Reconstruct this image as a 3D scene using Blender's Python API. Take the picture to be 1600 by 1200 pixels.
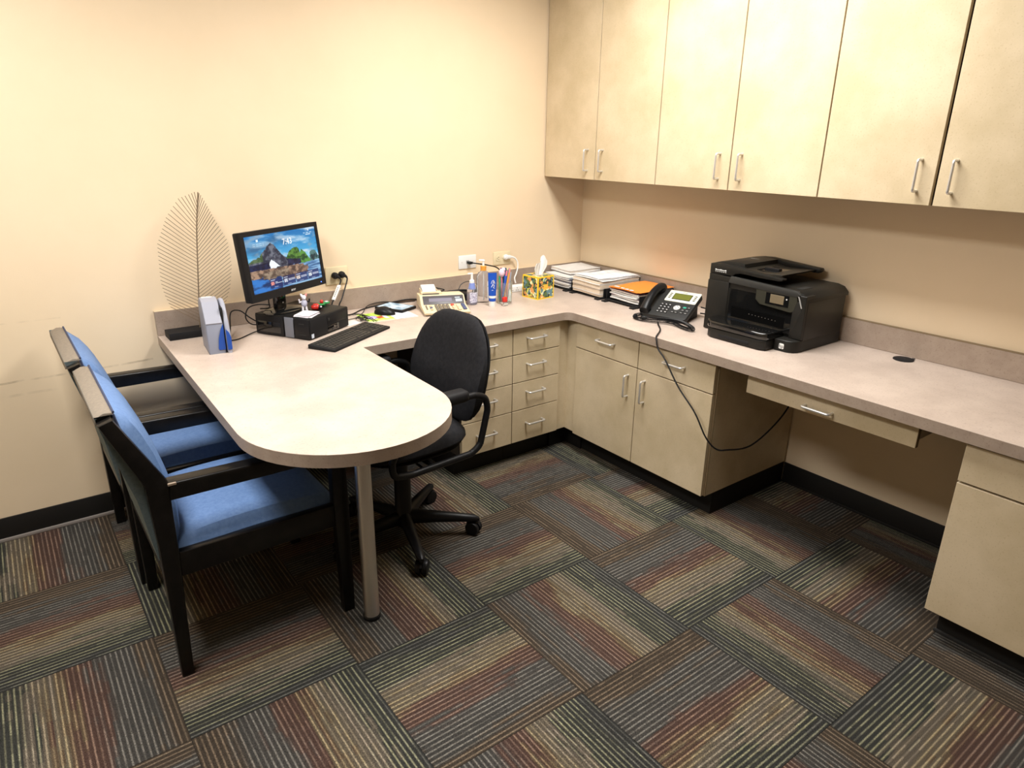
import bpy, bmesh, math, random
from math import sin, cos, pi, radians, sqrt
from mathutils import Vector, Matrix, noise as mnoise
random.seed(7)
for o in list(bpy.data.objects): bpy.data.objects.remove(o)
S = bpy.context.scene; C = S.collection

# ------------------------------------------------------------------ camera
CAM = (-2.9077, -3.1645, 1.570); YAW, PITCH, ROLL, FPX = 0.6469, 0.3426, 0.0145, 1070.76
fwd = Vector((cos(PITCH)*sin(YAW), cos(PITCH)*cos(YAW), -sin(PITCH)))
rt = Vector((cos(YAW), -sin(YAW), 0)); up = rt.cross(fwd)
r2 = rt*cos(ROLL) + up*sin(ROLL); u2 = -rt*sin(ROLL) + up*cos(ROLL)
cd = bpy.data.cameras.new('camera'); cam = bpy.data.objects.new('camera', cd); C.objects.link(cam)
m = Matrix.Identity(4)
for i in range(3): m[i][0], m[i][1], m[i][2], m[i][3] = r2[i], u2[i], -fwd[i], CAM[i]
cam.matrix_world = m
cd.sensor_fit = 'HORIZONTAL'; cd.sensor_width = 36; cd.lens = FPX/1600*36; cd.clip_start = .05
S.camera = cam
# ------------------------------------------------------------------ world, exposure
w = bpy.data.worlds.new('world'); S.world = w; w.use_nodes = True
w.node_tree.nodes['Background'].inputs[0].default_value = (1, .95, .88, 1)
w.node_tree.nodes['Background'].inputs[1].default_value = 0.0
S.view_settings.view_transform = 'Standard'; S.view_settings.look = 'None'
S.view_settings.gamma = 1; S.view_settings.use_curve_mapping = False
S.view_settings.exposure = 0.16
LIGHT_W = 50.0; LIGHT_COL = (1, .972, .94); LIGHT_SPREAD = radians(165)
ROOM_X, ROOM_Y, CEIL = -5.2, -6.2, 2.60
LAMPS = ((-1.08, -1.38), (-3.08, -1.38))
H = .762

# ------------------------------------------------------------------ helpers
def lin(c):
    return tuple(((x/255)/12.92 if x/255 <= .04045 else ((x/255+.055)/1.055)**2.4) for x in c)
MATS = {}
def mat(name, col=(.5, .5, .5), rough=.5, metal=0., spec=.5, emit=None, es=0., trans=0., alpha=1., ior=1.45, coat=0.):
    if name in MATS: return MATS[name]
    M = bpy.data.materials.new(name); M.use_nodes = True
    b = M.node_tree.nodes['Principled BSDF']
    b.inputs['Base Color'].default_value = (*col, 1); b.inputs['Roughness'].default_value = rough
    b.inputs['Metallic'].default_value = metal; b.inputs['Specular IOR Level'].default_value = spec
    b.inputs['Transmission Weight'].default_value = trans; b.inputs['IOR'].default_value = ior
    b.inputs['Alpha'].default_value = alpha; b.inputs['Coat Weight'].default_value = coat
    if emit: b.inputs['Emission Color'].default_value = (*emit, 1); b.inputs['Emission Strength'].default_value = es
    MATS[name] = M; return M
def nt(M): return M.node_tree, M.node_tree.nodes['Principled BSDF']
def N(t, kind, **kw):
    n = t.nodes.new('ShaderNode'+kind)
    for k, v in kw.items(): setattr(n, k, v)
    return n
def math_(t, op, a, b=None, c=None):
    n = t.nodes.new('ShaderNodeMath'); n.operation = op
    for i, x in enumerate((a, b, c)):
        if x is None: continue
        if isinstance(x, (int, float)): n.inputs[i].default_value = x
        else: t.links.new(x, n.inputs[i])
    return n.outputs[0]
def ramp(t, fac, stops, interp='LINEAR'):
    n = t.nodes.new('ShaderNodeValToRGB'); cr = n.color_ramp; cr.interpolation = interp
    while len(cr.elements) < len(stops): cr.elements.new(.5)
    for e, (p, c) in zip(cr.elements, stops): e.position = p; e.color = (*c, 1)
    t.links.new(fac, n.inputs[0]); return n.outputs[0]
def mixc(t, fac, a, b, mode='MIX'):
    n = t.nodes.new('ShaderNodeMix'); n.data_type = 'RGBA'; n.blend_type = mode
    for s, x in ((0, fac), (6, a), (7, b)):
        if isinstance(x, (int, float)): n.inputs[s].default_value = x
        elif isinstance(x, tuple): n.inputs[s].default_value = (*x, 1)
        else: t.links.new(x, n.inputs[s])
    return n.outputs[2]
def noisy(name, c1, c2, scale=6, rough=.5, detail=6, bump=0., bscale=None, spec=.5, speck=None, stretch=(1, 1, 1), lo=.35, hi=.65):
    """two-tone mottled surface in world-scaled object coordinates, optional fine specks and bump"""
    if name in MATS: return MATS[name]
    M = mat(name, c1, rough, spec=spec); t, b = nt(M)
    tc = N(t, 'TexCoord'); mp = N(t, 'Mapping'); mp.inputs['Scale'].default_value = stretch
    geo = N(t, 'NewGeometry'); t.links.new(geo.outputs['Position'], mp.inputs[0])
    nz = N(t, 'TexNoise'); nz.inputs['Scale'].default_value = scale; nz.inputs['Detail'].default_value = detail
    nz.inputs['Roughness'].default_value = .62
    t.links.new(mp.outputs[0], nz.inputs[0])
    col = ramp(t, nz.outputs[0], [(lo, c1), (hi, c2)])
    if speck:
        n2 = N(t, 'TexNoise'); n2.inputs['Scale'].default_value = speck[0]; n2.inputs['Detail'].default_value = 2
        t.links.new(geo.outputs['Position'], n2.inputs[0])
        f = ramp(t, n2.outputs[0], [(.60, (0, 0, 0)), (.70, (1, 1, 1))])
        f2 = math_(t, 'MULTIPLY', f, speck[2]); col = mixc(t, f2, col, speck[1])
    t.links.new(col, b.inputs['Base Color'])
    if bump:
        n3 = N(t, 'TexNoise'); n3.inputs['Scale'].default_value = bscale or scale*20; n3.inputs['Detail'].default_value = 3
        t.links.new(geo.outputs['Position'], n3.inputs[0])
        bp = N(t, 'Bump'); bp.inputs['Strength'].default_value = bump; bp.inputs['Distance'].default_value = .002
        t.links.new(n3.outputs[0], bp.inputs['Height']); t.links.new(bp.outputs[0], b.inputs['Normal'])
    return M

def newbm(): return bmesh.new()
def xf(bm, verts, M): bmesh.ops.transform(bm, matrix=M, verts=verts)
def box(bm, x0, x1, y0, y1, z0, z1, bev=0., seg=2, M=None):
    r = bmesh.ops.create_cube(bm, size=1); vs = r['verts']
    sx, sy, sz = x1-x0, y1-y0, z1-z0
    xf(bm, vs, Matrix.Translation(((x0+x1)/2, (y0+y1)/2, (z0+z1)/2)) @ Matrix.Diagonal((sx, sy, sz, 1)))
    if bev:
        bev = min(bev, .49*min(abs(sx), abs(sy), abs(sz)))
        es = list({e for v in vs for e in v.link_edges})
        rr = bmesh.ops.bevel(bm, geom=es, offset=bev, segments=seg, profile=.5, affect='EDGES')
        vs = list({v for f in rr['faces'] for v in f.verts} | {v for v in vs if v.is_valid})
        grow = set(vs)
        for v in list(grow):
            for f in v.link_faces: grow |= set(f.verts)
        vs = list(grow)
    if M: xf(bm, vs, M)
    return vs
def prism(bm, pts, d0, d1, axis='z', bev=0., seg=2, M=None):
    """extrude a 2-D outline; axis z: pts=(x,y); axis y: pts=(x,z); axis x: pts=(y,z)"""
    def P(p, d): return {'z': (p[0], p[1], d), 'y': (p[0], d, p[1]), 'x': (d, p[0], p[1])}[axis]
    a = [bm.verts.new(P(p, d0)) for p in pts]; b = [bm.verts.new(P(p, d1)) for p in pts]
    n = len(pts); fs = [bm.faces.new(a), bm.faces.new(b[::-1])]
    for i in range(n): fs.append(bm.faces.new((a[i], b[i], b[(i+1) % n], a[(i+1) % n])))
    bmesh.ops.recalc_face_normals(bm, faces=fs)
    vs = a+b
    if bev:
        es = list({e for f in fs[:2] for e in f.edges})
        rr = bmesh.ops.bevel(bm, geom=es, offset=bev, segments=seg, profile=.5, affect='EDGES')
        g = set(v for f in rr['faces'] for v in f.verts)
        for v in list(g):
            for f in v.link_faces: g |= set(f.verts)
        vs = list(g)
    if M: xf(bm, vs, M)
    return vs
def lathe(bm, prof, c=(0, 0, 0), n=24, M=None, close=True):
    """prof: list of (r,z)"""
    rings = []
    for r, z in prof:
        if r < 1e-6: rings.append([bm.verts.new((c[0], c[1], c[2]+z))])
        else: rings.append([bm.verts.new((c[0]+r*cos(2*pi*k/n), c[1]+r*sin(2*pi*k/n), c[2]+z)) for k in range(n)])
    fs = []
    for a, b in zip(rings, rings[1:]):
        for k in range(n):
            k2 = (k+1) % n
            if len(a) == 1 and len(b) == 1: continue
            if len(a) == 1: fs.append(bm.faces.new((a[0], b[k2], b[k])))
            elif len(b) == 1: fs.append(bm.faces.new((a[k], a[k2], b[0])))
            else: fs.append(bm.faces.new((a[k], a[k2], b[k2], b[k])))
    if close:
        for rg in (rings[0], rings[-1]):
            if len(rg) > 1: fs.append(bm.faces.new(rg))
    bmesh.ops.recalc_face_normals(bm, faces=fs)
    vs = [v for r in rings for v in r]
    if M: xf(bm, vs, M)
    return vs
def tube(bm, pts, r, n=8, cap=True):
    """round tube along a path; r number or list"""
    P = [Vector(p) for p in pts]; rr = r if isinstance(r, (list, tuple)) else [r]*len(P)
    T = []
    for i in range(len(P)):
        a = P[max(i-1, 0)]; b = P[min(i+1, len(P)-1)]; d = (b-a)
        T.append(d.normalized() if d.length > 1e-9 else Vector((0, 0, 1)))
    u = T[0].orthogonal().normalized(); rings = []
    for i, p in enumerate(P):
        u = (u - T[i]*u.dot(T[i])); u = u.normalized() if u.length > 1e-6 else T[i].orthogonal().normalized()
        v = T[i].cross(u)
        rings.append([bm.verts.new(p + (u*cos(2*pi*k/n)+v*sin(2*pi*k/n))*rr[i]) for k in range(n)])
    for a, b in zip(rings, rings[1:]):
        for k in range(n): bm.faces.new((a[k], a[(k+1) % n], b[(k+1) % n], b[k]))
    if cap: bm.faces.new(rings[0][::-1]); bm.faces.new(rings[-1])
    return [v for g in rings for v in g]
def smooth_path(pts, n=8, closed=False):
    """Catmull-Rom through the points"""
    P = [Vector(p) for p in pts]; out = []; L = len(P)
    rng = range(L if closed else L-1)
    for i in rng:
        g = (lambda k: P[k % L]) if closed else (lambda k: P[min(max(k, 0), L-1)])
        p0, p1, p2, p3 = g(i-1), g(i), g(i+1), g(i+2)
        for k in range(n):
            t = k/n
            out.append(.5*((2*p1)+(p2-p0)*t+(2*p0-5*p1+4*p2-p3)*t*t+(3*p1-p0-3*p2+p3)*t**3))
    if not closed: out.append(P[-1])
    return out
def fillet(pts, r, n=6):
    """round the corners of a 3-D polyline"""
    P = [Vector(p) for p in pts]; out = [P[0]]
    for a, b, c in zip(P, P[1:], P[2:]):
        u = (a-b).normalized(); v = (c-b).normalized(); d = min(r, (a-b).length*.49, (c-b).length*.49)
        s, e = b+u*d, b+v*d
        for k in range(n+1):
            t = k/n; out.append(s*(1-t)**2+b*2*t*(1-t)+e*t*t)
    out.append(P[-1]); return out
def rrect(x0, x1, y0, y1, r, n=5):
    o = []
    for cx, cy, a0 in ((x1-r, y1-r, 0), (x0+r, y1-r, 90), (x0+r, y0+r, 180), (x1-r, y0+r, 270)):
        for k in range(n+1):
            a = radians(a0+90*k/n); o.append((cx+r*cos(a), cy+r*sin(a)))
    return o
def finish(name, bm, material, parent=None, smooth=True, angle=35):
    me = bpy.data.meshes.new(name)
    bmesh.ops.remove_doubles(bm, verts=bm.verts, dist=1e-7)
    bm.normal_update(); bm.to_mesh(me); bm.free()
    if material: me.materials.append(material)
    o = bpy.data.objects.new(name, me); C.objects.link(o)
    if parent: o.parent = parent
    if smooth:
        for p in me.polygons: p.use_smooth = True
        try: me.set_sharp_from_angle(angle=radians(angle))
        except Exception: pass
    return o
def tag(o, label, cat, group=None, kind=None):
    o['label'] = label; o['category'] = cat
    if group: o['group'] = group
    if kind: o['kind'] = kind
    return o
def thing(name, label, cat, loc=(0, 0, 0), rz=0, group=None):
    o = bpy.data.objects.new(name, None); C.objects.link(o); o.empty_display_size = .05
    o.location = loc; o.rotation_euler = (0, 0, rz)
    return tag(o, label, cat, group)
def struct(o, label=None):
    o['kind'] = 'structure'
    if label: o['label'] = label
    return o
def pbox(parent, name, material, x0, x1, y0, y1, z0, z1, bev=0., seg=2, M=None):
    bm = newbm(); box(bm, x0, x1, y0, y1, z0, z1, bev, seg, M); return finish(name, bm, material, parent)
def share(o, parent, loc=None, rot=None, name=None):
    c = o.copy(); C.objects.link(c); c.parent = parent
    if loc is not None: c.location = loc
    if rot is not None: c.rotation_euler = rot
    if name: c.name = name
    return c
def colmat(name, rough=.6, emit=0.):
    """colours a flat print from the mesh's 'Col' attribute"""
    if name in MATS: return MATS[name]
    M = mat(name, (.5, .5, .5), rough); t, b = nt(M); a = N(t, 'Attribute'); a.attribute_name = 'Col'
    t.links.new(a.outputs['Color'], b.inputs['Base Color'])
    if emit:
        b.inputs['Base Color'].default_value = (0, 0, 0, 1)
        for l in list(b.inputs['Base Color'].links): t.links.remove(l)
        t.links.new(a.outputs['Color'], b.inputs['Emission Color']); b.inputs['Emission Strength'].default_value = emit
    return M
def picture(name, nu, nv, P, func, material, parent):
    """flat printed picture: P(u,v)->position, func(u,v)->sRGB 0-255"""
    vs = [P(i/nu, j/nv) for j in range(nv+1) for i in range(nu+1)]
    fs = [(j*(nu+1)+i, j*(nu+1)+i+1, (j+1)*(nu+1)+i+1, (j+1)*(nu+1)+i) for j in range(nv) for i in range(nu)]
    me = bpy.data.meshes.new(name); me.from_pydata([tuple(v) for v in vs], [], fs); me.materials.append(material)
    ca = me.color_attributes.new('Col', 'FLOAT_COLOR', 'CORNER'); d = []
    for j in range(nv):
        for i in range(nu):
            c = lin(func((i+.5)/nu, (j+.5)/nv)); d += [*c, 1]*4
    ca.data.foreach_set('color', d)
    o = bpy.data.objects.new(name, me); C.objects.link(o); o.parent = parent; return o
def text(name, s, size, M, material, parent, depth=.0003):
    cu = bpy.data.curves.new(name, 'FONT'); cu.body = s; cu.size = size; cu.extrude = depth; cu.align_x = 'CENTER'; cu.align_y = 'CENTER'
    tmp = bpy.data.objects.new('tmp_text', cu); C.objects.link(tmp)
    dg = bpy.context.evaluated_depsgraph_get(); me = bpy.data.meshes.new_from_object(tmp.evaluated_get(dg))
    bpy.data.objects.remove(tmp); bpy.data.curves.remove(cu)
    me.name = name; me.transform(M); me.materials.clear(); me.materials.append(material)
    o = bpy.data.objects.new(name, me); C.objects.link(o); o.parent = parent; return o
def fbm(x, y, z=0., o=4):
    return mnoise.fractal(Vector((x, y, z)), 1., 2., o)
def mixf(a, b, t):
    t = max(0, min(1, t)); return tuple(p+(q-p)*t for p, q in zip(a, b))

# ------------------------------------------------------------------ materials
WALL = noisy('cream_wall_paint', (.785, .636, .440), (.815, .664, .468), scale=2.2, rough=.62, bump=.10, bscale=260, spec=.3)
def add_scuffs(M):
    t, b = nt(M); geo = N(t, 'NewGeometry'); sp = N(t, 'SeparateXYZ'); t.links.new(geo.outputs['Position'], sp.inputs[0])
    nz = N(t, 'TexNoise'); nz.inputs['Scale'].default_value = 5; nz.inputs['Detail'].default_value = 5; t.links.new(geo.outputs['Position'], nz.inputs[0])
    old = b.inputs['Base Color'].links[0].from_socket; tot = None
    for z0, slope, th, x0, x1, st in ((.655, .012, .004, -3.4, -2.45, .5), (.885, .005, .003, -3.05, -2.75, .25), (.60, .0, .005, -3.1, -2.8, .22)):
        z = math_(t, 'SUBTRACT', sp.outputs[2], math_(t, 'MULTIPLY_ADD', nz.outputs[0], .012, z0-.006))
        z = math_(t, 'ADD', z, math_(t, 'MULTIPLY', math_(t, 'ADD', sp.outputs[0], 2.9), -slope))
        f = math_(t, 'LESS_THAN', math_(t, 'ABSOLUTE', z), th)
        f = math_(t, 'MULTIPLY', f, math_(t, 'GREATER_THAN', sp.outputs[0], x0)); f = math_(t, 'MULTIPLY', f, math_(t, 'LESS_THAN', sp.outputs[0], x1))
        n2 = N(t, 'TexNoise'); n2.inputs['Scale'].default_value = 14; n2.inputs['Detail'].default_value = 6; t.links.new(geo.outputs['Position'], n2.inputs[0])
        g = math_(t, 'MULTIPLY', math_(t, 'SUBTRACT', n2.outputs[0], .42), 5*st); g = math_(t, 'MAXIMUM', math_(t, 'MINIMUM', g, st), 0)
        f = math_(t, 'MULTIPLY', f, g); tot = f if tot is None else math_(t, 'MAXIMUM', tot, f)
    t.links.new(mixc(t, tot, old, (.36, .27, .17)), b.inputs['Base Color'])
WALLB = noisy('cream_wall_paint_scuffed', (.785, .636, .440), (.815, .664, .468), scale=2.2, rough=.62, bump=.10, bscale=260, spec=.3); add_scuffs(WALLB)
CEILM = noisy('white_ceiling_tile', (.72, .70, .66), (.78, .76, .72), scale=40, rough=.9)
LAM = noisy('mottled_beige_laminate', (.54, .44, .278), (.655, .542, .372), scale=4.2, rough=.36, spec=.42, speck=(170, (.40, .30, .17), .35), detail=8, lo=.36, hi=.64)
LAMEDGE = mat('laminate_edge_brown', (.20, .14, .075), .5)
CARC = mat('carcass_gap_shade', (.04, .03, .02), .8)  # darkened to paint the shade in the gaps between fronts
CTOP = noisy('pinkish_beige_countertop', (.475, .388, .328), (.56, .466, .395), scale=6, rough=.34, spec=.45, speck=(150, (.30, .22, .18), .45), detail=8, lo=.38, hi=.62)
CEDGE = noisy('shaded_countertop_edge', (.335, .26, .205), (.385, .305, .24), scale=20, rough=.42, spec=.4, speck=(220, (.2, .14, .11), .5))  # countertop laminate, darkened to paint in the shade on its front edge
BASEB = mat('black_rubber_base', (.012, .011, .010), .55, spec=.3)
PALE = mat('pale_base_strip', (.26, .23, .21), .7)
STEEL = mat('brushed_steel', (.72, .69, .65), .33, 1.)
def brushed(M):
    t, b = nt(M); tg = N(t, 'Tangent', direction_type='RADIAL', axis='Z'); t.links.new(tg.outputs[0], b.inputs['Tangent'])
    b.inputs['Anisotropic'].default_value = .8; b.inputs['Anisotropic Rotation'].default_value = .25
brushed(STEEL)
CHROME = mat('satin_nickel_handle', (.74, .74, .73), .30, .75)
BLK = mat('black_plastic', (.009, .009, .010), .40, spec=.28)
BLKM = mat('matt_black_plastic', (.011, .011, .012), .6, spec=.25)
BLKG = mat('glossy_black_plastic', (.006, .006, .006), .08, coat=.5)
BLKW = noisy('black_stained_wood', (.003, .0028, .0027), (.008, .0068, .0062), scale=30, rough=.30, spec=.35, stretch=(1, 1, 1))
WORN = mat('worn_wood_edge', (.30, .23, .17), .5)
BLUE = noisy('blue_upholstery', (.115, .205, .415), (.15, .255, .475), scale=90, rough=.62, bump=.25, bscale=700, spec=.25)
TAUPE = noisy('taupe_back_fabric', (.185, .155, .12), (.23, .19, .145), scale=120, rough=.8, bump=.2, bscale=600)
TEAL = noisy('grey_green_back_fabric', (.115, .155, .165), (.15, .195, .20), scale=120, rough=.8, bump=.2, bscale=600)
PIPING = mat('dark_blue_piping', (.035, .045, .09), .7)
FABK = noisy('charcoal_chair_fabric', (.010, .010, .012), (.017, .017, .019), scale=60, rough=.85, bump=.3, bscale=900, spec=.25)
WHITE = mat('white_plastic', (.80, .80, .78), .35)
IVORY = mat('ivory_plastic', (.74, .64, .42), .4)
PAPER = noisy('white_paper', (.74, .73, .71), (.80, .79, .77), scale=30, rough=.8)
CREAMP = noisy('cream_folder_card', (.66, .55, .43), (.72, .61, .48), scale=30, rough=.7)
ORANGE = mat('orange_folder', (.90, .27, .035), .5)
GREYP = mat('blue_grey_plastic', (.215, .230, .285), .45)
GREYL = mat('light_grey_plastic', (.315, .325, .385), .42)
DGREY = mat('dark_grey_plastic', (.026, .026, .025), .5, spec=.3)
PRN = noisy('charcoal_printer_plastic', (.011, .0105, .009), (.014, .013, .011), scale=300, rough=.42, spec=.3)
BEIGEP = mat('aged_beige_plastic', (.72, .60, .40), .45)
def print_mat(): return colmat('printed_paper', .6)
CLEAR = mat('clear_plastic', (.93, .93, .95), .06, trans=.92, ior=1.3)
GLASSM = mat('clear_glass_cup', (.90, .95, .93), .04, trans=.92, ior=1.35)

def carpet_material():
    M = mat('striped_carpet_pile', (.1, .1, .1), .95, spec=.1); t, b = nt(M)
    tc = N(t, 'TexCoord'); sp = N(t, 'SeparateXYZ'); t.links.new(tc.outputs['Object'], sp.inputs[0])
    oi = N(t, 'ObjectInfo'); rnd = oi.outputs['Random']
    X = math_(t, 'ADD', sp.outputs[0], .5); V = math_(t, 'ADD', sp.outputs[1], .5)
    NL = 33.
    vl = math_(t, 'MULTIPLY', V, NL); L = math_(t, 'FLOOR', vl); fr = math_(t, 'FRACT', vl)
    def vec(a, bb, c):
        n = N(t, 'CombineXYZ')
        for i, x in enumerate((a, bb, c)):
            if isinstance(x, (int, float)): n.inputs[i].default_value = x
            else: t.links.new(x, n.inputs[i])
        return n.outputs[0]
    r50 = math_(t, 'MULTIPLY', rnd, 57.)
    # each yarn changes colour somewhere along its length
    nz = N(t, 'TexNoise'); nz.inputs['Scale'].default_value = 1; nz.inputs['Detail'].default_value = 1
    t.links.new(vec(math_(t, 'MULTIPLY', X, 2.2), math_(t, 'MULTIPLY', L, .63), r50), nz.inputs[0])
    st = math_(t, 'SNAP', math_(t, 'SUBTRACT', nz.outputs[0], .5), .09)
    sh = math_(t, 'MULTIPLY', math_(t, 'SUBTRACT', rnd, .5), .14)
    vb = math_(t, 'ADD', math_(t, 'ADD', V, sh), math_(t, 'MULTIPLY', st, .38))
    base = ramp(t, vb, [(0, (0.0272, 0.0272, 0.0256)), (.19, (0.0304, 0.0312, 0.0272)), (.24, (0.0784, 0.0664, 0.0520)), (.36, (0.0896, 0.0736, 0.0520)), (.41, (0.0760, 0.0536, 0.0336)),
                        (.45, (0.0576, 0.0336, 0.0264)), (.57, (0.0560, 0.0336, 0.0272)), (.63, (0.0448, 0.0416, 0.0376)), (.80, (0.0384, 0.0368, 0.0336)), (.87, (0.0448, 0.0344, 0.0256)), (1, (0.0400, 0.0312, 0.0232))])
    line = ramp(t, vb, [(0, (0.1770, 0.1746, 0.1510)), (.05, (0.2950, 0.2926, 0.1947)), (.19, (0.3540, 0.3422, 0.2065)), (.26, (0.3540, 0.2974, 0.2266)), (.37, (0.4248, 0.3481, 0.2006)), (.44, (0.3658, 0.2596, 0.1593)),
                        (.48, (0.2891, 0.1912, 0.1416)), (.57, (0.2655, 0.1947, 0.1534)), (.65, (0.2360, 0.2242, 0.1982)), (.80, (0.2360, 0.2183, 0.1888)), (.88, (0.2537, 0.1947, 0.1357)), (1, (0.2124, 0.1593, 0.1086))])
    d = math_(t, 'ABSOLUTE', math_(t, 'SUBTRACT', fr, .5))
    mask = math_(t, 'SUBTRACT', 1., math_(t, 'SMOOTH_MIN', math_(t, 'MULTIPLY', d, 4.2), 1., .2))
    mask = math_(t, 'MAXIMUM', mask, 0)
    wn = N(t, 'TexWhiteNoise', noise_dimensions='2D'); t.links.new(vec(L, math_(t, 'ADD', r50, math_(t, 'SNAP', nz.outputs[0], .08)), 0), wn.inputs[0])
    amp = ramp(t, wn.outputs[0], [(.05, (.35, .35, .35)), (.4, (.85, .85, .85)), (1, (1, 1, 1))])
    braid = N(t, 'TexNoise'); braid.inputs['Scale'].default_value = 1; braid.inputs['Detail'].default_value = 2
    t.links.new(vec(math_(t, 'MULTIPLY', X, 130.), math_(t, 'MULTIPLY', V, 95.), r50), braid.inputs[0])
    bm_ = ramp(t, braid.outputs[0], [(.30, (.45, .45, .45)), (.60, (1.0, 1.0, 1.0))])
    k = math_(t, 'MULTIPLY', math_(t, 'MULTIPLY', mask, amp), bm_)
    col = mixc(t, k, base, line)
    sp2 = N(t, 'TexNoise'); sp2.inputs['Scale'].default_value = 1; sp2.inputs['Detail'].default_value = 2
    t.links.new(vec(math_(t, 'MULTIPLY', X, 260.), math_(t, 'MULTIPLY', V, 260.), r50), sp2.inputs[0])
    s2 = ramp(t, sp2.outputs[0], [(.33, (.38, .38, .38)), (.67, (1.65, 1.65, 1.65))])
    col = mixc(t, 1., col, s2, 'MULTIPLY')
    t.links.new(col, b.inputs['Base Color'])
    hgt = math_(t, 'ADD', math_(t, 'MULTIPLY', mask, .5), math_(t, 'MULTIPLY', sp2.outputs[0], .8))
    bp = N(t, 'Bump'); bp.inputs['Strength'].default_value = .7; bp.inputs['Distance'].default_value = .003
    t.links.new(hgt, bp.inputs['Height']); t.links.new(bp.outputs[0], b.inputs['Normal'])
    return M
CARPET = carpet_material()

# ================================================================== ROOM
def slab(name, material, *a):
    bm = newbm(); box(bm, *a); return struct(finish(name, bm, material, smooth=False))
floor = slab('floor', mat('carpet_backing', (.03, .028, .025), .95), ROOM_X, 0, ROOM_Y, 0, -.12, -.006)
slab('wall_back', WALLB, ROOM_X-.12, .12, 0, .12, -.12, CEIL+.2)
slab('wall_right', WALL, 0, .12, ROOM_Y-.12, 0, -.12, CEIL+.2)
slab('wall_left', WALL, ROOM_X-.12, ROOM_X, ROOM_Y-.12, 0, -.12, CEIL+.2)
slab('wall_front', WALL, ROOM_X, 0, ROOM_Y-.12, ROOM_Y, -.12, CEIL+.2)
def ceiling():
    # cut around the recessed lights
    bm = newbm(); xs = sorted({ROOM_X, 0, *[l[0]-.3 for l in LAMPS], *[l[0]+.3 for l in LAMPS]})
    ys = [ROOM_Y, LAMPS[0][1]-.6, LAMPS[0][1]+.6, 0]
    for a, b in zip(xs, xs[1:]):
        for c, d in zip(ys, ys[1:]):
            if any(abs((a+b)/2-l[0]) < .05 and abs((c+d)/2-l[1]) < .05 for l in LAMPS): continue
            box(bm, a, b, c, d, CEIL, CEIL+.2)
    struct(finish('ceiling', bm, CEILM, smooth=False))
ceiling()
# carpet tiles
X0, DX, Y0, DY = -.752, .4945, -.978, .5085
GREEN = {(1, 0): 'y-', (0, 0): 'x+', (1, 1): 'x+', (2, 1): 'y+', (0, 1): 'y-', (2, 0): 'x+', (1, -1): 'x+', (0, -1): 'y+', (-1, -1): 'x-', (-1, 0): 'y-',
         (-1, 1): 'x-', (-1, 2): 'y+', (0, 2): 'x-', (1, 2): 'y-', (0, 3): 'y+', (-1, 3): 'x+', (1, 3): 'x-', (2, 2): 'x+', (3, 1): 'x+', (3, 0): 'y-',
         (4, 0): 'x-', (4, -1): 'y-', (4, -2): 'x-', (3, -1): 'x-', (3, -2): 'y-', (2, -1): 'y+', (2, -2): 'x+', (4, 1): 'y-', (3, 2): 'y-', (0, -2): 'x+', (1, -2): 'y+'}
ROT = {'y-': 0, 'x+': pi/2, 'y+': pi, 'x-': -pi/2}
bm = newbm(); box(bm, -.5, .5, -.5, .5, -.006, 0, 0)
tile_me = None
for i in range(-2, 10):
    for j in range(-2, 11):
        xa, xb = X0-DX*(i+1), X0-DX*i; ya, yb = Y0-DY*(j+1), Y0-DY*j
        xa, xb, ya, yb = max(xa, ROOM_X), min(xb, 0), max(ya, ROOM_Y), min(yb, 0)
        if xb-xa < .02 or yb-ya < .02: continue
        if tile_me is None:
            o = finish('carpet_tile', bm, CARPET, floor, smooth=False); tile_me = o.data
        else:
            o = bpy.data.objects.new('carpet_tile', tile_me); C.objects.link(o); o.parent = floor
        alongy = (i+j) % 2 == 0
        g = GREEN.get((i, j)) or (random.choice(('x+', 'x-')) if alongy else random.choice(('y+', 'y-')))
        o.location = ((xa+xb)/2, (ya+yb)/2, 0); o.rotation_euler = (0, 0, ROT[g])
        sx, sy = xb-xa-.0012, yb-ya-.0012
        o.scale = (sx, sy, 1) if g[0] == 'y' else (sy, sx, 1)
# baseboards
def baseboard(name, x0, x1, y0, y1, along):
    bm = newbm(); box(bm, x0, x1, y0, y1, .0, .1016, .002); o = struct(finish(name, bm, BASEB))
    bm = newbm()
    if along == 'x': box(bm, x0, x1, y0-.008, y0, 0, .016, .003)
    else: box(bm, x0-.006, x0, y0, y1, 0, .010, .002)
    finish('toe_strip', bm, PALE if along == 'x' else BASEB, o)
baseboard('baseboard_back', ROOM_X, -1.30, -.009, -.0005, 'x')
baseboard('baseboard_right', -.009, -.0005, -2.497, -1.5472, 'y')

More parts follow.
